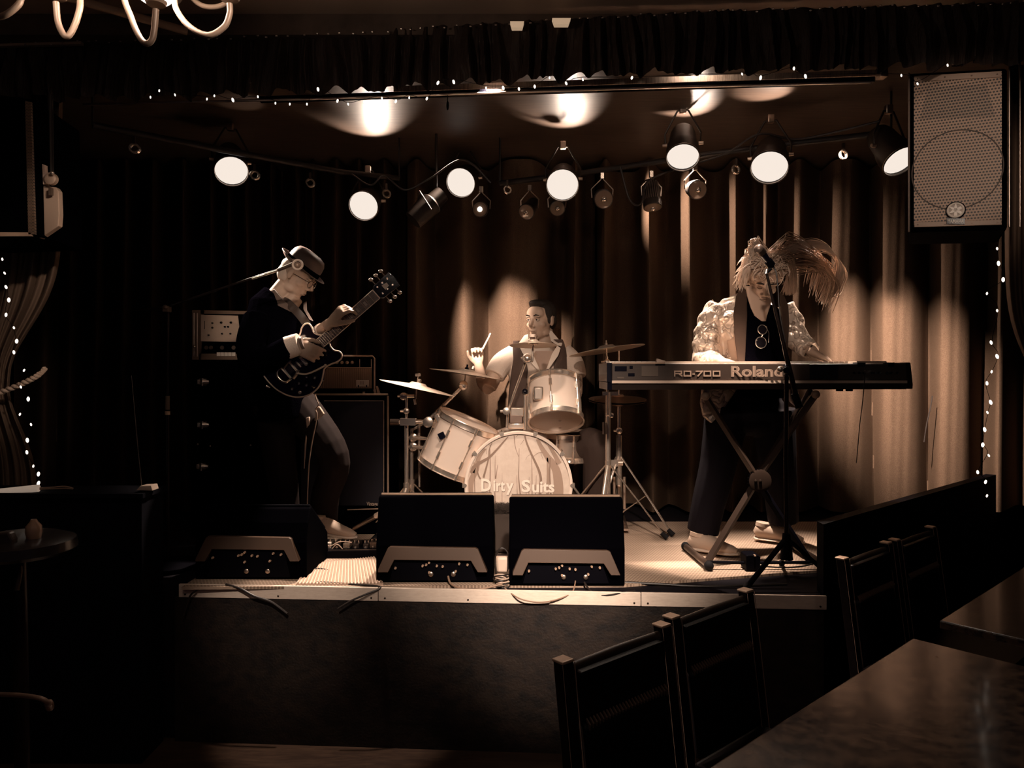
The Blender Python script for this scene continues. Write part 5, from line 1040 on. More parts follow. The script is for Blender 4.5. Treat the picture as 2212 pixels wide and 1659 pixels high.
# ------------------------------------------------------------------ DRUMMER
d = 4.68
def dr(px, py, k=0): return P(px, py, d+k)
t = thing('person', P(1165, 1000, d)-Vector((0, 0, 0)), 'seated person in a pale open shirt and dark waistcoat playing the drums, looking left', 'person')
hc = dr(1169, 693, -.02); M = frame((-.60, -.80, -.08), (.02, 0, 1)); hs = 1.06
b = B(); head_prims(b, hc, M, hs)
b.tube([dr(1180, 770, .02), dr(1176, 735, .0), dr(1175, 705, .02)], [.066, .058, .056], 16)
torso(b, [dr(1170, 985, .05), dr(1168, 920, .03), dr(1162, 850, .0), dr(1160, 790, .0), dr(1168, 760, .0), dr(1178, 742, 0)], [(.15, .11), (.145, .11), (.155, .11), (.175, .115), (.15, .09), (.07, .06)], (1, 0, 0))
shL, shR = dr(1097, 772), dr(1228, 768)
elL, wrL = dr(1056, 838, -.10), dr(1034, 788, .06)          # his right arm, raised towards the left
limb(b, [shL, dr(1075, 800, -.05), elL], [.058, .052, .046]); limb(b, [elL, dr(1042, 825, -.02), wrL], [.045, .038, .028])
elR, wrR = dr(1243, 850, -.12), dr(1215, 880, -.30)
limb(b, [shR, dr(1240, 805, -.03), elR], [.058, .050, .044]); limb(b, [elR, dr(1230, 868, -.2), wrR], [.044, .036, .028])
hand_prims(b, wrL, (-.1, .1, .95), (0, .8, .2), 1, 1.5); hand_prims(b, wrR, (-.6, -.6, -.2), (0, 0, 1), 1, 1.5)
hipL, hipR = dr(1135, 975), dr(1205, 975)
limb(b, [hipL, dr(1090, 990, -.2), dr(1060, 1000, -.25), dr(1055, 1100, -.2), dr(1055, 1150, -.18)], [.09, .08, .065, .05, .04]); limb(b, [hipR, dr(1255, 965, -.12), dr(1283, 960, -.2), dr(1283, 1060, -.12), dr(1283, 1120, -.1)], [.09, .08, .065, .05, .04])
body = part(b, 'body', SKIN2, t, remesh=.005, sm=3)
face_parts(t, body, hc, M, hs)
T = lambda x, y, z: hc+M@(Vector((x, y, z))*hs)
b = B()      # hair cap
for q in ((0, -.022, .052, .078, .090, .076), (0, .028, .098, .055, .050, .030), (.0, -.05, .0, .070, .062, .075), (.058, .005, .048, .022, .036, .046), (-.058, .005, .048, .022, .036, .046), (-.066, .014, .01, .010, .012, .03), (.066, .014, .01, .010, .012, .03), (0, .055, .108, .045, .028, .018)):
    b.ball(T(*q[:3]), tuple(v*hs for v in q[3:]), M, 18, 12)
part(b, 'hair', HAIRD, t, remesh=.005, sm=2)
# stubble / goatee
part(B().ball(T(0, .078, -.088), (.022*hs, .014*hs, .018*hs), M), 'goatee', mat('stubble', (.34, .22, .165), .8), t)
# shirt with short sleeves
b = B()
torso(b, [dr(1170, 985, .05), dr(1168, 920, .03), dr(1162, 850, .0), dr(1160, 795, .0), dr(1166, 764, .0), dr(1177, 750, .01)], [(.165, .125), (.16, .125), (.17, .126), (.19, .13), (.17, .105), (.10, .075)], (1, 0, 0))
limb(b, [dr(1115, 765), dr(1085, 785, -.03), dr(1068, 812, -.07)], [.070, .072, .068]); limb(b, [dr(1215, 762), dr(1237, 785, -.02), dr(1245, 815, -.05)], [.070, .070, .064])
part(b, 'shirt', WHITEC, t, remesh=.006, sm=4)
part(B().hexa([dr(1148, 772, -.135), dr(1157, 758, -.12), dr(1200, 758, -.12), dr(1192, 775, -.13), dr(1172, 812, -.138)], (0, .006, 0)), 'open_chest', mat('skin_chest', (.36, .23, .165), .55), t, smooth=False)
CL = mat('collar_white', (.74, .61, .51), .75)
part(B().hexa([dr(1184, 712, -.03), dr(1192, 716, -.06), dr(1215, 742, -.11), dr(1213, 748, -.13), dr(1204, 746, -.14), dr(1190, 736, -.12)], (0, .014, 0)), 'collar', CL, t, bevel=.003)
part(B().hexa([dr(1141, 722, -.05), dr(1133, 724, -.06), dr(1120, 742, -.10), dr(1128, 762, -.14), dr(1172, 812, -.15), dr(1150, 762, -.145), dr(1142, 745, -.12)], (0, .012, 0)), 'lapel', CL, t, bevel=.002)
part(B().hexa([dr(1204, 746, -.12), dr(1211, 752, -.13), dr(1206, 768, -.142), dr(1174, 814, -.15), dr(1192, 765, -.14)], (0, .012, 0)), 'lapel', CL, t, bevel=.002)
VESTM = mat('waistcoat_brown', (.085, .052, .04), .8, bump=((40,)*3, .3, .005))
def shell_patch(pts2, off, nm, m_):   # cloth panel following the chest
    b = B(); n = len(pts2)
    def f(u, v):
        i = u*(n-1); k = min(int(i), n-2); fr = i-k; a = pts2[k]; e = pts2[k+1]
        y = a[0]+(e[0]-a[0])*fr; xl_ = a[1]+(e[1]-a[1])*fr; xr_ = a[2]+(e[2]-a[2])*fr; px = xl_+(xr_-xl_)*v
        cxp = 1163; hw = (.19+off); X = (px-cxp)*d/F; yy = -.135*math.sqrt(max(0, 1-(X/hw)**2)) if abs(X) < hw else 0
        return P(px, y, d+yy-off*.6)
    b.grid(f, 26, 12); return part(b, nm, m_, t, thick=.010)
shell_patch([(733, 1196, 1214), (742, 1206, 1218), (760, 1210, 1222), (790, 1197, 1226), (830, 1196, 1227), (880, 1190, 1228), (960, 1180, 1228)], .012, 'waistcoat_side', VESTM)
shell_patch([(736, 1110, 1122), (745, 1108, 1118), (775, 1110, 1136), (800, 1106, 1140), (850, 1100, 1136), (900, 1098, 1128), (960, 1098, 1140)], .012, 'waistcoat_side', VESTM)
TRD = mat('dark_trousers', (.05, .032, .026), .85, spec=.15)
b = B(); limb(b, [hipL, dr(1090, 990, -.2), dr(1060, 1000, -.25), dr(1055, 1100, -.2), dr(1055, 1140, -.18)], [.11, .095, .08, .07, .068]); limb(b, [hipR, dr(1255, 965, -.12), dr(1285, 960, -.2), dr(1286, 1060, -.12), dr(1286, 1110, -.1)], [.11, .095, .085, .078, .075]); b.ball(dr(1170, 975), (.19, .13, .12))
part(b, 'trousers', TRD, t, remesh=.008, sm=3)
shoe(t, Vector((dr(1283, 0).x, 4.55, ST+.095)), (.2, -1, 0), SHOEM, SOLEM); shoe(t, Vector((dr(1055, 0).x, 4.5, ST+.095)), (-.2, -1, 0), SHOEM, SOLEM)
for lb, p0, p1 in (('pale drumstick held upright in the drummer\'s raised hand', dr(1032, 775, .07), dr(1060, 720, .05)), ('pale drumstick in the drummer\'s hand over the snare', dr(1212, 884, -.34), dr(1185, 862, -.55))):
    tag(part(B().tube([p0-(p1-p0)*.4, p0, p0.lerp(p1, .85), p1], [.0075, .0075, .005, .006], 8), 'drumstick', CREAM), lb, 'drumstick')
st_ = thing('drum_throne', (dr(1170, 0).x, 4.72, ST), 'round drum stool under the seated drummer', 'stool')
part(B().lathe([(0, 0), (.15, 0), (.165, .02), (.165, .06), (.14, .075), (0, .075)], (dr(1170, 0).x, 4.72, dr(0, 1000).z-.12), (0, 0, 1), 28), 'seat', CLOTHB, st_)
part(B().tube([(dr(1170, 0).x, 4.72, ST+.05), (dr(1170, 0).x, 4.72, dr(0, 1000).z-.12)], .015, 10), 'post', CHROME, st_)
for a in (.5, 2.6, 4.7): part(B().tube([(dr(1170, 0).x, 4.72, ST+.2), (dr(1170, 0).x+.22*math.cos(a), 4.72+.22*math.sin(a), ST+.012)], .01, 8), 'leg', CHROME, st_)
# ------------------------------------------------------------------ GUITARIST
d = 4.12
def g(px, py, k=0): return P(px, py, d+k)
t = thing('person', Vector((g(650, 0).x, d, ST)), 'person in a dark suit and small-brimmed hat playing the guitar, head bent down', 'person')
hc = g(641, 597, 0); M = frame((.84, -.12, -.53), (.53, 0, .84)); hs = 1.02
b = B(); head_prims(b, hc, M, hs, 1.0)
b.tube([g(590, 665, .05), g(604, 640, .02), g(625, 612, 0)], [.075, .066, .06], 16); b.tube([g(615, 668, .0), g(640, 640, 0)], [.06, .045], 12)
torso(b, [g(610, 880), g(605, 820), g(600, 760), g(592, 700), g(590, 665), g(600, 645)], [(.14, .11), (.135, .10), (.15, .11), (.16, .12), (.12, .10), (.07, .07)], (.75, -.65, 0))
rS, rE, rW = g(560, 690, -.12), g(548, 790, -.24), g(636, 745, -.33)
limb(b, [rS, g(548, 740, -.2), rE], [.058, .052, .046]); limb(b, [rE, g(595, 768, -.30), rW], [.044, .038, .028])
lS, lE, lW = g(628, 680, .12), g(668, 742, .0), g(712, 699, -.275)
limb(b, [lS, g(660, 720, .12), lE], [.056, .050, .043]); limb(b, [lE, g(690, 719, -.15), lW], [.042, .036, .029])
hand_prims(b, rW, (.87, -.12, -.36), (-.1, -.95, .2), -1, .75, .12, 1.10, curls=[.5, .7, .8, .9], thumb=(.5, .5))
# fretting hand wraps the neck: thumb behind, fingers over the board
hand_prims(b, lW, (.68, -.10, .72), (-.52, -.66, .50), 1, 1.35, .14, 1.15, curls=[.8, .95, 1.05, 1.15], thumb=(.4, .9))
limb(b, [g(590, 875), g(606, 1000, -.05), g(617, 1090, .0), g(620, 1150)], [.08, .055, .045, .04]); limb(b, [g(645, 880), g(718, 985, -.1), g(702, 1070, -.03), g(697, 1128, 0)], [.08, .055, .045, .04])
part(b, 'body', SKIN2, t, remesh=.005, sm=3)
face_parts(t, None, hc, M, hs, brow=HAIRD)
T = lambda x, y, z: hc+M@(Vector((x, y, z))*hs)
# short pale hair at the nape
b = B()
for q in ((0, -.055, -.010, .066, .052, .062), (0, -.045, .03, .072, .065, .055)): b.ball(T(*q[:3]), tuple(v*hs for v in q[3:]), M, 18, 12)
part(b, 'hair', mat('pale_short_hair', (.66, .53, .44), .8, bump=((90,)*3, .6, .004)), t, remesh=.005, sm=2)
# hat
HATM = mat('dark_felt_hat', (.085, .06, .052), .6, spec=.35, sheen=.5)
UP = M@Vector((0, .10, 1)).normalized(); hb = T(0, .0, .050)
part(B().lathe([(.101, 0), (.102, .015), (.101, .045), (.096, .075), (.080, .098), (.050, .108), (0, .110)], hb, UP, 40, caps=False), 'hat_crown', HATM, t)
b = B(); a = M@Vector((1, 0, 0)); f = M@Vector((0, 1, 0)); f = (f-UP*f.dot(UP)).normalized()
def brim(u, v):
    ph = 2*math.pi*u; e = a*math.cos(ph)+f*math.sin(ph); up = .016*v**1.5*(1+.7*max(0, -math.sin(ph))) - .012*v*max(0, math.sin(ph))
    return hb+e*(.099+.046*v)+UP*(.002+up)
b.grid(brim, 48, 8); part(b, 'hat_brim', HATM, t, thick=.004)
part(B().lathe([(.1035, .004), (.1045, .008), (.1035, .030), (.1028, .032)], hb, UP, 40, caps=False), 'hat_band', CLOTHB, t)
# spectacles
b = B()
for k in (-1, 1):
    b.torus(T(k*.031, .103, .004), M@Vector((k*.15, 1, 0)), .021, .0018, 24, 6); b.tube([T(k*.052, .10, .01), T(k*.075, .03, .008), T(k*.078, -.01, .004)], .0016, 6)
b.tube([T(-.010, .108, .008), T(.010, .108, .008)], .0016, 6); part(b, 'spectacles', DARKM, t)
# jacket, shirt cuff, collar
b = B()
torso(b, [g(612, 905), g(607, 860), g(602, 800), g(598, 740), g(590, 690), g(588, 655, .02), g(600, 636, .02)], [(.185, .15), (.172, .14), (.172, .14), (.185, .15), (.175, .145), (.135, .115), (.085, .08)], (.75, -.65, 0))
limb(b, [rS, g(543, 740, -.2), rE], [.085, .078, .074]); limb(b, [rE, g(590, 770, -.30), g(628, 748, -.33)], [.074, .066, .058])
limb(b, [g(620, 680, .1), g(650, 715, .10), lE], [.080, .070, .064]); limb(b, [lE, g(682, 727, -.10)], [.060, .050])
part(b, 'jacket', CLOTHB, t, remesh=.007, sm=4)
part(B().tube([g(620, 752, -.33), g(648, 742, -.34)], [(.060, .046), (.056, .042)], 18, side=(.1, 0, 1)), 'shirt_cuff', WHITEC, t, bevel=.004)
part(B().tube([g(650, 743, -.34), g(656, 741, -.34)], [(.036, .028), (.036, .028)], 16, side=(.1, 0, 1)), 'wrist_strap', mat('strap_brown', (.12, .08, .06), .6), t)
part(B().tube([g(682, 727, -.10), g(696, 714, -.19)], [.046, .042], 16), 'shirt_cuff', WHITEC, t)
part(B().hexa([g(584, 628, -.02), g(592, 624, -.06), g(612, 648, -.10), g(640, 672, -.12), g(628, 674, -.13), g(600, 660, -.12)], (0, .02, 0)), 'shirt_collar', mat('grey_collar', (.12, .08, .062), .8), t, bevel=.003)
part(B().hexa([g(655, 655, -.03), g(661, 650, -.03), g(662, 670, -.05), g(676, 694, -.06), g(668, 690, -.08), g(655, 668, -.06)], (0, .015, 0)), 'shirt_front', MATS['grey_collar'], t, bevel=.002)
# trousers + hanging jacket front edge and pale pocket lining
TR2 = mat('dark_denim', (.018, .012, .011), .85, spec=.1, sheen=.1)
b = B(); limb(b, [g(590, 875), g(606, 1000, -.05), g(617, 1090, .0), g(620, 1150)], [.115, .085, .075, .078]); limb(b, [g(645, 880), g(720, 985, -.1), g(703, 1070, -.03), g(697, 1128, 0)], [.115, .087, .078, .082]); b.ball(g(615, 885), (.16, .12, .12))
part(b, 'trousers', TR2, t, remesh=.007, sm=3)
PALEF = mat('pale_tail_and_edge_light', (.5, .37, .29), .8)
part(B().hexa([g(681, 880, -.14), g(690, 878, -.14), g(700, 894, -.15), g(688, 905, -.15), g(679, 910, -.15)], (0, .02, 0)), 'shirt_tail', PALEF, t, bevel=.004)
part(B().hexa([g(660, 903, -.15), g(668, 900, -.15), g(669, 918, -.15), g(662, 926, -.15)], (0, .02, 0)), 'shirt_tail', PALEF, t, bevel=.004)
part(B().tube([g(664, 922, -.14), g(660, 960, -.15), g(657, 1012, -.14)], [.004, .005, .002], 8), 'jacket_edge_light', PALEF, t)  # pale strip paints the light on the black jacket's open edge
shoe(t, Vector((P(697, 0, 4.02).x, 4.02, ST+.175)), (1, -.06, -.14), SHOEM, SOLEM); shoe(t, Vector((g(620, 0).x, 4.12, ST+.095)), (.9, -.45, 0), SHOEM, SOLEM)
# guitar
dg = 3.86
def q(px, py, k=0): return P(px, py, dg+k)
gt = thing('electric_guitar', q(650, 859), 'black hollow-body electric guitar with pale binding, neck pointing up right', 'guitar')
GB = mat('guitar_black_lacquer', (.006, .004, .007), .09, spec=.6, coat=.4); BND = mat('guitar_binding', (.8, .64, .52), .35)
out = [(699,724),(688,723),(678,718),(673,706),(667,699),(659,700),(652,708),(648,722),(636,736),(612,745),(584,752),(567,764),(562,785),(567,806),(581,826),(600,843),(622,854),(645,858),(667,853),(684,841),(694,825),(698,808),(701,796),(712,788),(727,782),(737,774),(738,765),(732,759),(722,757),(714,749),(711,741)]
ctr = [q(x, y) for x, y in out]; sm_ = bez(ctr+[ctr[0]], 4)[:-1]
part(B().hexa(sm_, (0, .045, 0)), 'body', GB, gt, bevel=.004)
b = B(); n = len(sm_)
pp = sm_+[sm_[0], sm_[1]]; b.tube([p+Vector((0, .001, 0)) for p in pp], .0042, 8, side=(0, 1, 0)); part(b, 'binding', BND, gt)
nk0, nk1 = q(691, 742, -.012), q(812, 636, -.004); dn = (nk1-nk0).normalized(); nn = Vector((-dn.z, 0, dn.x))
FB = mat('fretboard', (.10, .065, .05), .4)
part(B().hexa([nk0-nn*S(11, dg), nk0+nn*S(11, dg), nk1+nn*S(12, dg), nk1-nn*S(12, dg)], (0, .008, 0)), 'fretboard', FB, gt, smooth=False)
part(B().tube([nk0+Vector((0, .018, 0)), nk1+Vector((0, .018, 0))], [(.027, .016), (.024, .012)], 12, side=nn), 'neck', mat('neck_wood', (.2, .12, .08), .35), gt)
part(B().tube([nk0-nn*S(11, dg), nk1-nn*S(12, dg)], .0018, 6), 'neck_binding', BND, gt); part(B().tube([nk0+nn*S(11, dg), nk1+nn*S(12, dg)], .0018, 6), 'neck_binding', BND, gt)
Ln = (nk1-nk0).length
for k in range(21):
    f_ = 1-(1-2**(-(k)/12))/(1-2**(-21/12)); c = nk0+dn*Ln*f_
    part(B().tube([c-nn*S(11.2, dg)-Vector((0, .001, 0)), c+nn*S(11.2, dg)-Vector((0, .001, 0))], .0013, 5), 'fret', mat('fret_wire', (.85, .7, .6), .25, .9), gt)
for k in (3, 5, 7, 9, 12, 15):
    f0 = 1-(1-2**(-(k-1)/12))/(1-2**(-21/12)); f1 = 1-(1-2**(-k/12))/(1-2**(-21/12)); a_ = nk0+dn*Ln*(f0*.75+f1*.25); e_ = nk0+dn*Ln*(f0*.25+f1*.75)
    part(B().hexa([a_-nn*.012, a_+nn*.012, e_+nn*.012, e_-nn*.012], (0, -.0008, 0)), 'inlay', mat('inlay', (.34, .25, .2), .3), gt, smooth=False)
hd0 = nk1; hd1 = nk1+dn*S(52, dg)
part(B().hexa([hd0-nn*S(11, dg), hd0+dn*S(8, dg)-nn*S(17, dg), hd1-nn*S(19, dg), hd1+dn*S(3, dg), hd1+nn*S(19, dg), hd0+dn*S(8, dg)+nn*S(17, dg), hd0+nn*S(11, dg)], (0, .015, 0)), 'headstock', GB, gt, bevel=.003)
part(B().hexa([hd0-nn*S(12, dg), hd0+nn*S(12, dg), hd0+nn*S(12, dg)+dn*.005, hd0-nn*S(12, dg)+dn*.005], (0, -.004, 0)), 'nut', BND, gt, smooth=False)
part(B().hexa([hd0+dn*S(22, dg)-nn*S(6, dg), hd0+dn*S(22, dg)+nn*S(6, dg), hd0+dn*S(34, dg)+nn*S(4, dg), hd0+dn*S(34, dg)-nn*S(4, dg)], (0, -.001, 0)), 'head_inlay', BND, gt, smooth=False)
for k in range(3):
    for s_ in (-1, 1):
        c = hd0+dn*S(13+14*k, dg)+nn*s_*S(18, dg); e_ = c+nn*s_*S(13, dg)
        part(B().tube([c, e_], .003, 6).ball(e_, (.012, .006, .009), u=10, v=8), 'tuner', CHROME, gt); part(B().lathe([(.005, 0), (.005, .010)], c-nn*s_*.022, (0, -1, 0), 10), 'string_post', CHROME, gt)
# strings from tailpiece to nut
br = q(655, 774, -.012); tp = q(617, 805, -.012)
for k in range(6):
    o_ = (k-2.5)
    part(B().tube([tp+nn*o_*.0075, br+nn*o_*.0085-Vector((0, .003, 0)), nk1+nn*o_*.0065-Vector((0, .003, 0))], .0007, 4), 'string', MATS['fret_wire'], gt)
def oblong(c, w, h, y, nm, m_, bv=.001): 
    return part(B().hexa([c-dn*w-nn*h, c+dn*w-nn*h, c+dn*w+nn*h, c-dn*w+nn*h], (0, -y, 0)), nm, m_, gt, smooth=False, bevel=bv)
o = oblong(q(653, 776), .0065, .034, .014, 'bridge', CHROME)
oblong(q(645, 787), .003, .02, .010, 'bridge_saddles', STEEL)
for s_ in (-1, 1): part(B().lathe([(.009, 0), (.009, .012), (.004, .014)], q(653, 776)+nn*s_*.034, (0, -1, 0), 14), 'bridge_post', CHROME, gt)
oblong(q(634, 792), .004, .034, .013, 'vibrato_bar', MATS['pale_hoop']); oblong(q(619, 806), .0035, .036, .016, 'vibrato_bar', MATS['pale_hoop'])
b = B().tube(bez([q(607, 795, -.01), q(600, 800, -.012), q(599, 812, -.012), q(607, 822, -.012), q(618, 826, -.012), q(626, 820, -.01)]), [(.007, .004)]*61, 8); b.tube(bez([q(613, 795, -.01), q(622, 784, -.014), q(628, 778, -.012)]), .006, 8); b.tube(bez([q(634, 818, -.012), q(641, 808, -.014), q(644, 800, -.012)]), [(.009, .006)]*25, 8)
part(b, 'vibrato_frame', CHROME, gt)
part(B().tube(bez([q(641, 806, -.018), q(660, 808, -.020), q(678, 802, -.022), q(702, 790, -.024)]), [(.006, .003)]*37, 8).ball(q(703, 789, -.024), .007), 'vibrato_arm', MATS['pale_hoop'], gt)
for px, py in ((662, 815), (680, 817), (646, 829), (662, 833), (631, 841)): part(B().lathe([(.011, 0), (.010, .012), (.006, .014), (0, .014)], q(px, py, 0), (0, -1, 0), 16), 'control_knob', BLACKG, gt).name; part(B().lathe([(.005, 0), (.005, .002)], q(px, py, -.014), (0, -1, 0), 10), 'knob_cap', CHROME, gt)
part(B().tube([q(674, 835, -.002), q(678, 838, -.016)], [.004, .003], 8), 'switch', CHROME, gt); part(B().lathe([(.009, 0), (.009, .004), (.004, .006)], q(648, 848), (0, -1, 0), 12), 'output_jack', CHROME, gt)
oblong(q(683, 752), .008, .030, .008, 'pickup', CHROME); oblong(q(665, 767), .008, .030, .006, 'pickup', BLACKG)
part(B().tube([q(576, 834, .03), q(583, 838, .03)], [.008, .006], 10), 'strap_button', CHROME, gt)
part(B().hexa([q(650, 838, -.004), q(682, 812, -.004), q(692, 800, -.004), q(640, 812, -.004)], (0, .003, 0)), 'pickguard', BLACKG, gt, smooth=False)
# strap
tag(part(B().tube(bez([g(664, 702, -.14), g(652, 686, -.16), g(636, 668, -.15), g(618, 652, -.08), g(600, 646, .02)]), [(.022, .002)]*49, 8, side=(.6, 0, .8)), 'guitar_strap', mat('strap_dark', (.06, .04, .032), .5)), 'dark strap running from the guitar horn up over the shoulder', 'strap')
cable([(681, 852, 3.9), (683, 862, 3.9), (688, 874, 3.9), (682, 885, 3.9), (684, 905, 3.9), (668, 1000, 3.92), (664, 1150, 3.95), (680, 1195, 3.86)], 'guitar lead hanging from the guitar down to the pedal board', .0032, MATS['pale_lead'])
# ------------------------------------------------------------------ KEYBOARD PLAYER
d = 4.08
def k_(px, py, k=0): return P(px, py, d+k)
t = thing('person', Vector((k_(1610, 0).x, d, ST)), 'person in a shiny crumpled pale jacket bent over the stage piano, hair flying', 'person')
hc = k_(1647, 606, -.18); M = frame((-.10, -.80, -.59), (0, -.59, .80)); hs = 1.02
b = B(); head_prims(b, hc, M, hs)
b.tube([k_(1632, 668, 0), k_(1640, 640, -.08), k_(1647, 615, -.12)], [.075, .064, .06], 16)
torso(b, [k_(1625, 890), k_(1630, 865), k_(1632, 800, -.02), k_(1630, 730, -.05), k_(1630, 680, -.05), k_(1636, 655, -.05)], [(.14, .10), (.135, .10), (.15, .11), (.165, .12), (.14, .10), (.075, .07)], (1, 0, 0))
aS, aE, aW = k_(1550, 672, -.03), k_(1528, 775, -.02), k_(1553, 778, -.22)
limb(b, [aS, k_(1535, 725, 0), aE], [.058, .052, .046]); limb(b, [aE, k_(1537, 780, -.12), aW], [.044, .038, .028])
bS, bE, bW = k_(1697, 672, -.03), k_(1722, 735, -.06), k_(1757, 762, -.18)
limb(b, [bS, k_(1712, 705, -.03), bE], [.056, .050, .044]); limb(b, [bE, k_(1742, 750, -.1), bW], [.042, .038, .029])
hand_prims(b, aW, (.75, -.2, -.22), (.2, -.3, .93), 1, .55, .16, 1.05); hand_prims(b, bW, (.80, -.12, -.42), (.35, -.3, .88), -1, .5, .18, 1.08)
limb(b, [k_(1572, 895), k_(1552, 1000, -.03), k_(1530, 1090, -.05), k_(1518, 1155, -.05)], [.07, .06, .045, .04]); limb(b, [k_(1668, 895), k_(1680, 1000, .02), k_(1688, 1080, .1), k_(1692, 1128, .13)], [.07, .06, .045, .04])
part(b, 'body', SKIN2, t, remesh=.005, sm=3); face_parts(t, None, hc, M, hs, closed=True)
part(B().tube([k_(1628, 655, -.12), k_(1642, 690, -.16)], [(.05, .03), (.03, .02)], 14, side=(1, 0, 0)), 'bare_chest', SKIN2, t)
T = lambda x, y, z: hc+M@(Vector((x, y, z))*hs)
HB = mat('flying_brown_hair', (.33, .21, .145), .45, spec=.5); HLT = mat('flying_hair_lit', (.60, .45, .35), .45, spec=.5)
b = B()
for q_ in ((0, -.012, .046, .084, .104, .088), (0, -.055, .0, .074, .06, .075), (-.035, .06, .060, .05, .035, .04), (.035, .06, .060, .05, .035, .04)): b.ball(T(*q_[:3]), tuple(v*hs for v in q_[3:]), M, 20, 14)
part(b, 'hair', HB, t, remesh=.005, sm=2)
RH = random.Random(11)
def strands(n, fn, m_, nm):
    b = B()
    for _ in range(n):
        p = fn(); k = len(p); b.tube(bez(p, 4), [.0011+.0010*math.sin(math.pi*i/(4*(k-1))) for i in range(4*(k-1))]+[.0005], 4)
    o = part(b, nm, m_, t); o['kind'] = 'stuff'
def scalp(ax0, ax1, el0, el1, R_=1.0):
    a = RH.uniform(ax0, ax1); e = RH.uniform(el0, el1); v = Vector((math.cos(e)*math.sin(a)*.084, math.cos(e)*math.cos(a)*.100, math.sin(e)*.092+.045)); return T(*(v*R_))
def lock_left():      # locks clumped down the left side of the face
    px0 = RH.uniform(1625, 1655); a = scalp(-1.6, -.1, .5, 1.5); e = RH.uniform(0, 1)
    tx = 1596+RH.gauss(0, 5)+e*30; ty = 612-e*62+RH.gauss(0, 5)
    return [a, k_(px0*.45+tx*.55, ty-32, -.24+RH.uniform(-.03, .03)), k_(tx+6, ty-8, -.24+RH.uniform(-.03, .03)), k_(tx+RH.uniform(-6, 8), ty+RH.uniform(4, 20), -.22)]
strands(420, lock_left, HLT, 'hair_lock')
def fly():
    a = scalp(-.8, 1.8, .2, 1.5); e = RH.random()**.8; up = 498+e*70+RH.gauss(0, 6); ex = 1745+e*65+RH.gauss(0, 8)
    return [a, k_(1690+RH.uniform(-8, 8), up+18+RH.gauss(0, 6), -.16+RH.uniform(-.05, .05)), k_(ex-40, up+10+e*6, -.12+RH.uniform(-.06, .06)), k_(ex, up+38+e*10, -.08+RH.uniform(-.08, .08)), k_(ex-6-e*10, up+80+RH.uniform(0, 30), -.06)]
strands(170, fly, HB, 'flying_hair')
def fly2():           # bright outer lock curling down at right
    a = scalp(.4, 1.8, .6, 1.4); w = RH.gauss(0, 5); return [a, k_(1735, 530+w, -.14), k_(1790+w*.5, 538+w, -.1), k_(1816+w, 575+w, -.08+RH.uniform(-.02, .02)), k_(1803+w, 620+w, -.07), k_(1780+w, 652+RH.uniform(-8, 6), -.07)]
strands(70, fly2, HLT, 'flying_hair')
def fly3():           # hair falling over the right side of the face
    a = scalp(-.2, 1.7, .2, 1.5); e = RH.random(); return [a, k_(1680+e*25, 552+RH.gauss(0, 6), -.25+RH.uniform(-.03, .03)), k_(1700+e*20, 590+RH.gauss(0, 6), -.22), k_(1695+e*22+RH.gauss(0, 4), 625+RH.uniform(-10, 14), -.2)]
strands(320, fly3, HB, 'hair_lock')
def crown():
    a = scalp(-3.1, 3.1, .1, 1.5, 1.02); b_ = a+Vector((RH.uniform(-.05, .03), -.02, RH.uniform(-.02, .03))); return [a, b_, b_+Vector((RH.uniform(-.05, .02), -.01, RH.uniform(-.05, .0)))]
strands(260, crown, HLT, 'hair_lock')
# shiny crumpled jacket
JK = mat('shiny_foil_jacket', (.68, .55, .46), .3, metal=.35, spec=.6)
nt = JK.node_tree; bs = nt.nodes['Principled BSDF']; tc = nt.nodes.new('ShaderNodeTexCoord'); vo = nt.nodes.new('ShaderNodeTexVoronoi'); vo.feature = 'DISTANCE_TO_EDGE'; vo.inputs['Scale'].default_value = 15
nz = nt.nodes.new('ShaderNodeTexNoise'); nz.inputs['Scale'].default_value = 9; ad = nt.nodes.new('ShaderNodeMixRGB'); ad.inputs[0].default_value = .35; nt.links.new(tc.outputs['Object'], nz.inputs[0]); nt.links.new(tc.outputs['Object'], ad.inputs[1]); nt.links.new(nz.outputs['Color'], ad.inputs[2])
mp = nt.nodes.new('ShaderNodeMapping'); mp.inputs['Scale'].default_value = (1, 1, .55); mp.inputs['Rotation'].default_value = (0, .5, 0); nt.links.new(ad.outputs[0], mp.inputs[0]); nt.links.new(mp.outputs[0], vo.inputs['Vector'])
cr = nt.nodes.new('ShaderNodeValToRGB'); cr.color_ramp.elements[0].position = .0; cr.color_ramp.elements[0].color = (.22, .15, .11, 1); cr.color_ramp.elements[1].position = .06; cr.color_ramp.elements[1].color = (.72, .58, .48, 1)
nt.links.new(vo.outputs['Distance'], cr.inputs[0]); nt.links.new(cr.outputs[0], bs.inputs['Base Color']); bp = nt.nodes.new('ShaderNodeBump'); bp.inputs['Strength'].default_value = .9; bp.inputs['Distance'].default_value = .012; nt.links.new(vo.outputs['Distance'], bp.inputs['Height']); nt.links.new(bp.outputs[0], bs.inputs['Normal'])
b = B()
torso(b, [k_(1620, 800, .0), k_(1624, 760, .0), k_(1625, 720, -.02), k_(1624, 685, -.04), k_(1625, 664, -.03), k_(1632, 648, -.02)], [(.165, .115), (.17, .12), (.19, .13), (.205, .125), (.17, .10), (.09, .06)], (1, 0, 0))
limb(b, [k_(1560, 662, -.02), k_(1543, 690, 0), k_(1530, 730, 0), k_(1528, 772, -.02)], [.070, .082, .084, .080]); limb(b, [k_(1528, 772, -.02), k_(1527, 785, -.08), k_(1545, 782, -.17)], [.080, .072, .060])
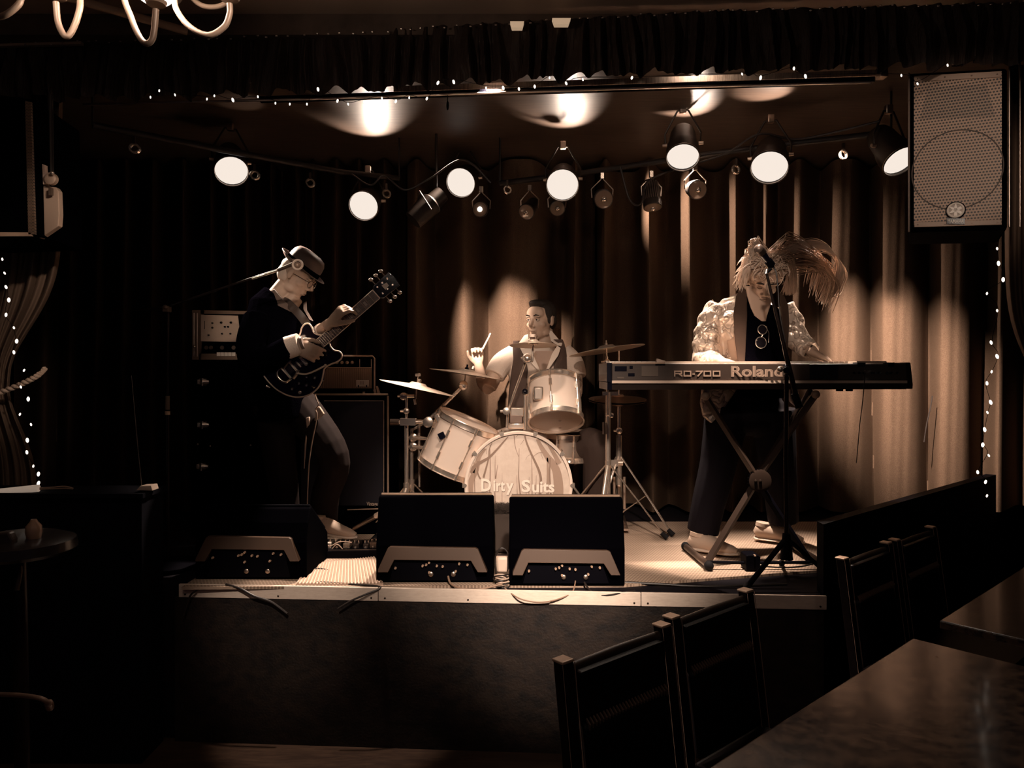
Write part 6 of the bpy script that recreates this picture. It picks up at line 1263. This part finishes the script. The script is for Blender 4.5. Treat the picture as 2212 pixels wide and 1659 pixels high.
limb(b, [k_(1690, 662, -.03), k_(1703, 690, -.04), k_(1718, 728, -.06)], [.066, .072, .066]); limb(b, [k_(1718, 728, -.06), k_(1735, 745, -.10), k_(1750, 757, -.15)], [.066, .060, .052])
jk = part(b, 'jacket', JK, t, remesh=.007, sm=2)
for v in jk.data.vertices:      # real crumple relief
    c = v.co; v.co += v.normal*(.007*math.sin(c.x*48+c.z*30)*math.sin(c.z*42-c.x*20+c.y*25)+.002*math.sin(c.z*90+c.y*60))
# jacket fronts: left skirt below the keyboard, right skirt
def skirt(pts, nm='jacket_skirt'):
    part(B().hexa([k_(x, y, kk) for x, y, kk in pts], (0, .03, 0)), nm, JK, t, bevel=.006)
skirt([(1524, 800, -.10), (1600, 800, -.10), (1592, 842, -.10), (1560, 890, -.10), (1538, 915, -.10), (1520, 900, -.10), (1514, 870, -.10)]); skirt([(1700, 800, -.12), (1722, 810, -.12), (1726, 850, -.12), (1723, 880, -.12), (1708, 868, -.12)])
LINM = mat('lapel_lining_brown', (.05, .031, .023), .8, spec=.05)
def chest(px, py, off): 
    X = (px-1627)*d/F; return P(px, py, d-.04-.155*math.sqrt(max(.02, 1-(X/.225)**2))-off)
def panel(rows, nm, m_, off):
    b = B(); n = len(rows)
    def f(u, v):
        i = u*(n-1); kq = min(int(i), n-2); fr = i-kq; a = rows[kq]; e = rows[kq+1]; y = a[0]+(e[0]-a[0])*fr; x0 = a[1]+(e[1]-a[1])*fr; x1 = a[2]+(e[2]-a[2])*fr
        return chest(x0+(x1-x0)*v, y, off)
    b.grid(f, 20, 10); part(b, nm, m_, t, thick=.006)
panel([(640, 1602, 1625), (665, 1607, 1680), (700, 1608, 1692), (760, 1606, 1690), (800, 1604, 1700), (860, 1590, 1700)], 'dark_shirt', CLOTHB, .006)
panel([(612, 1606, 1612), (640, 1590, 1613), (680, 1584, 1614), (740, 1588, 1611), (800, 1597, 1608)], 'lapel', LINM, .014)
panel([(632, 1684, 1690), (660, 1686, 1702), (700, 1690, 1704), (760, 1690, 1700)], 'lapel', LINM, .014)
panel([(618, 1610, 1660), (640, 1614, 1668), (665, 1622, 1662), (682, 1630, 1656), (694, 1646, 1654)], 'open_neck', SKIN2, .020)
b = B(); limb(b, [k_(1572, 885), k_(1552, 1000, -.03), k_(1530, 1090, -.05), k_(1518, 1150, -.05)], [.125, .10, .09, .085]); limb(b, [k_(1668, 885), k_(1680, 1000, .02), k_(1688, 1080, .1), k_(1692, 1125, .13)], [.125, .10, .09, .085]); b.ball(k_(1622, 885), (.19, .13, .13)); b.ball(k_(1622, 915), (.15, .12, .07)); torso(b, [k_(1620, 880), k_(1625, 790, -.01)], [(.17, .12), (.155, .11)], (1, 0, 0))
part(b, 'trousers', mat('black_trousers', (.007, .005, .008), .85, spec=.15), t, remesh=.008, sm=3)
shoe(t, Vector((k_(1508, 0).x, 3.97, ST+.095)), (.8, -.55, 0), SHOEM, SOLEM, name='shoe'); shoe(t, Vector((k_(1680, 0).x, 4.22, ST+.095)), (.85, -.5, 0), SHOEM, SOLEM)
for px in (1764,): part(B().torus(k_(1747, 757, -.15), Vector((.75, -.35, -.55)), .034, .004, 24, 6), 'bracelet', DARKM, t)
# spectacles hanging at the chest
b = B()
for c, rx, an in (((1647, 712), 10, .5), ((1644, 740), 12, .2)):
    cc_ = chest(c[0], c[1], .03); b.torus(cc_, (.1, -1, .1), S(rx, 3.9), .0025, 24, 6)
b.tube([chest(1648, 722, .03), chest(1645, 728, .03)], .003, 6); b.tube([chest(1655, 704, .03), chest(1661, 720, .025), chest(1660, 740, .025)], .002, 6); b.tube([chest(1636, 735, .03), chest(1632, 738, .03), chest(1640, 752, .03)], .002, 6)
o = part(b, 'sunglasses', CHROME); tag(o, 'sunglasses hooked on the dark shirt of the keyboard player', 'sunglasses')
b = B()
for c, rx in (((1647, 712), 9), ((1644, 740), 11)): b.lathe([(S(rx, 3.9), 0), (S(rx, 3.9), .001)], chest(c[0], c[1], .03), (.1, -1, .1), 20)
part(b, 'lens', GLASSD, o)
# floor under the carpet edge: black backdrop skirt is covered by the curtain
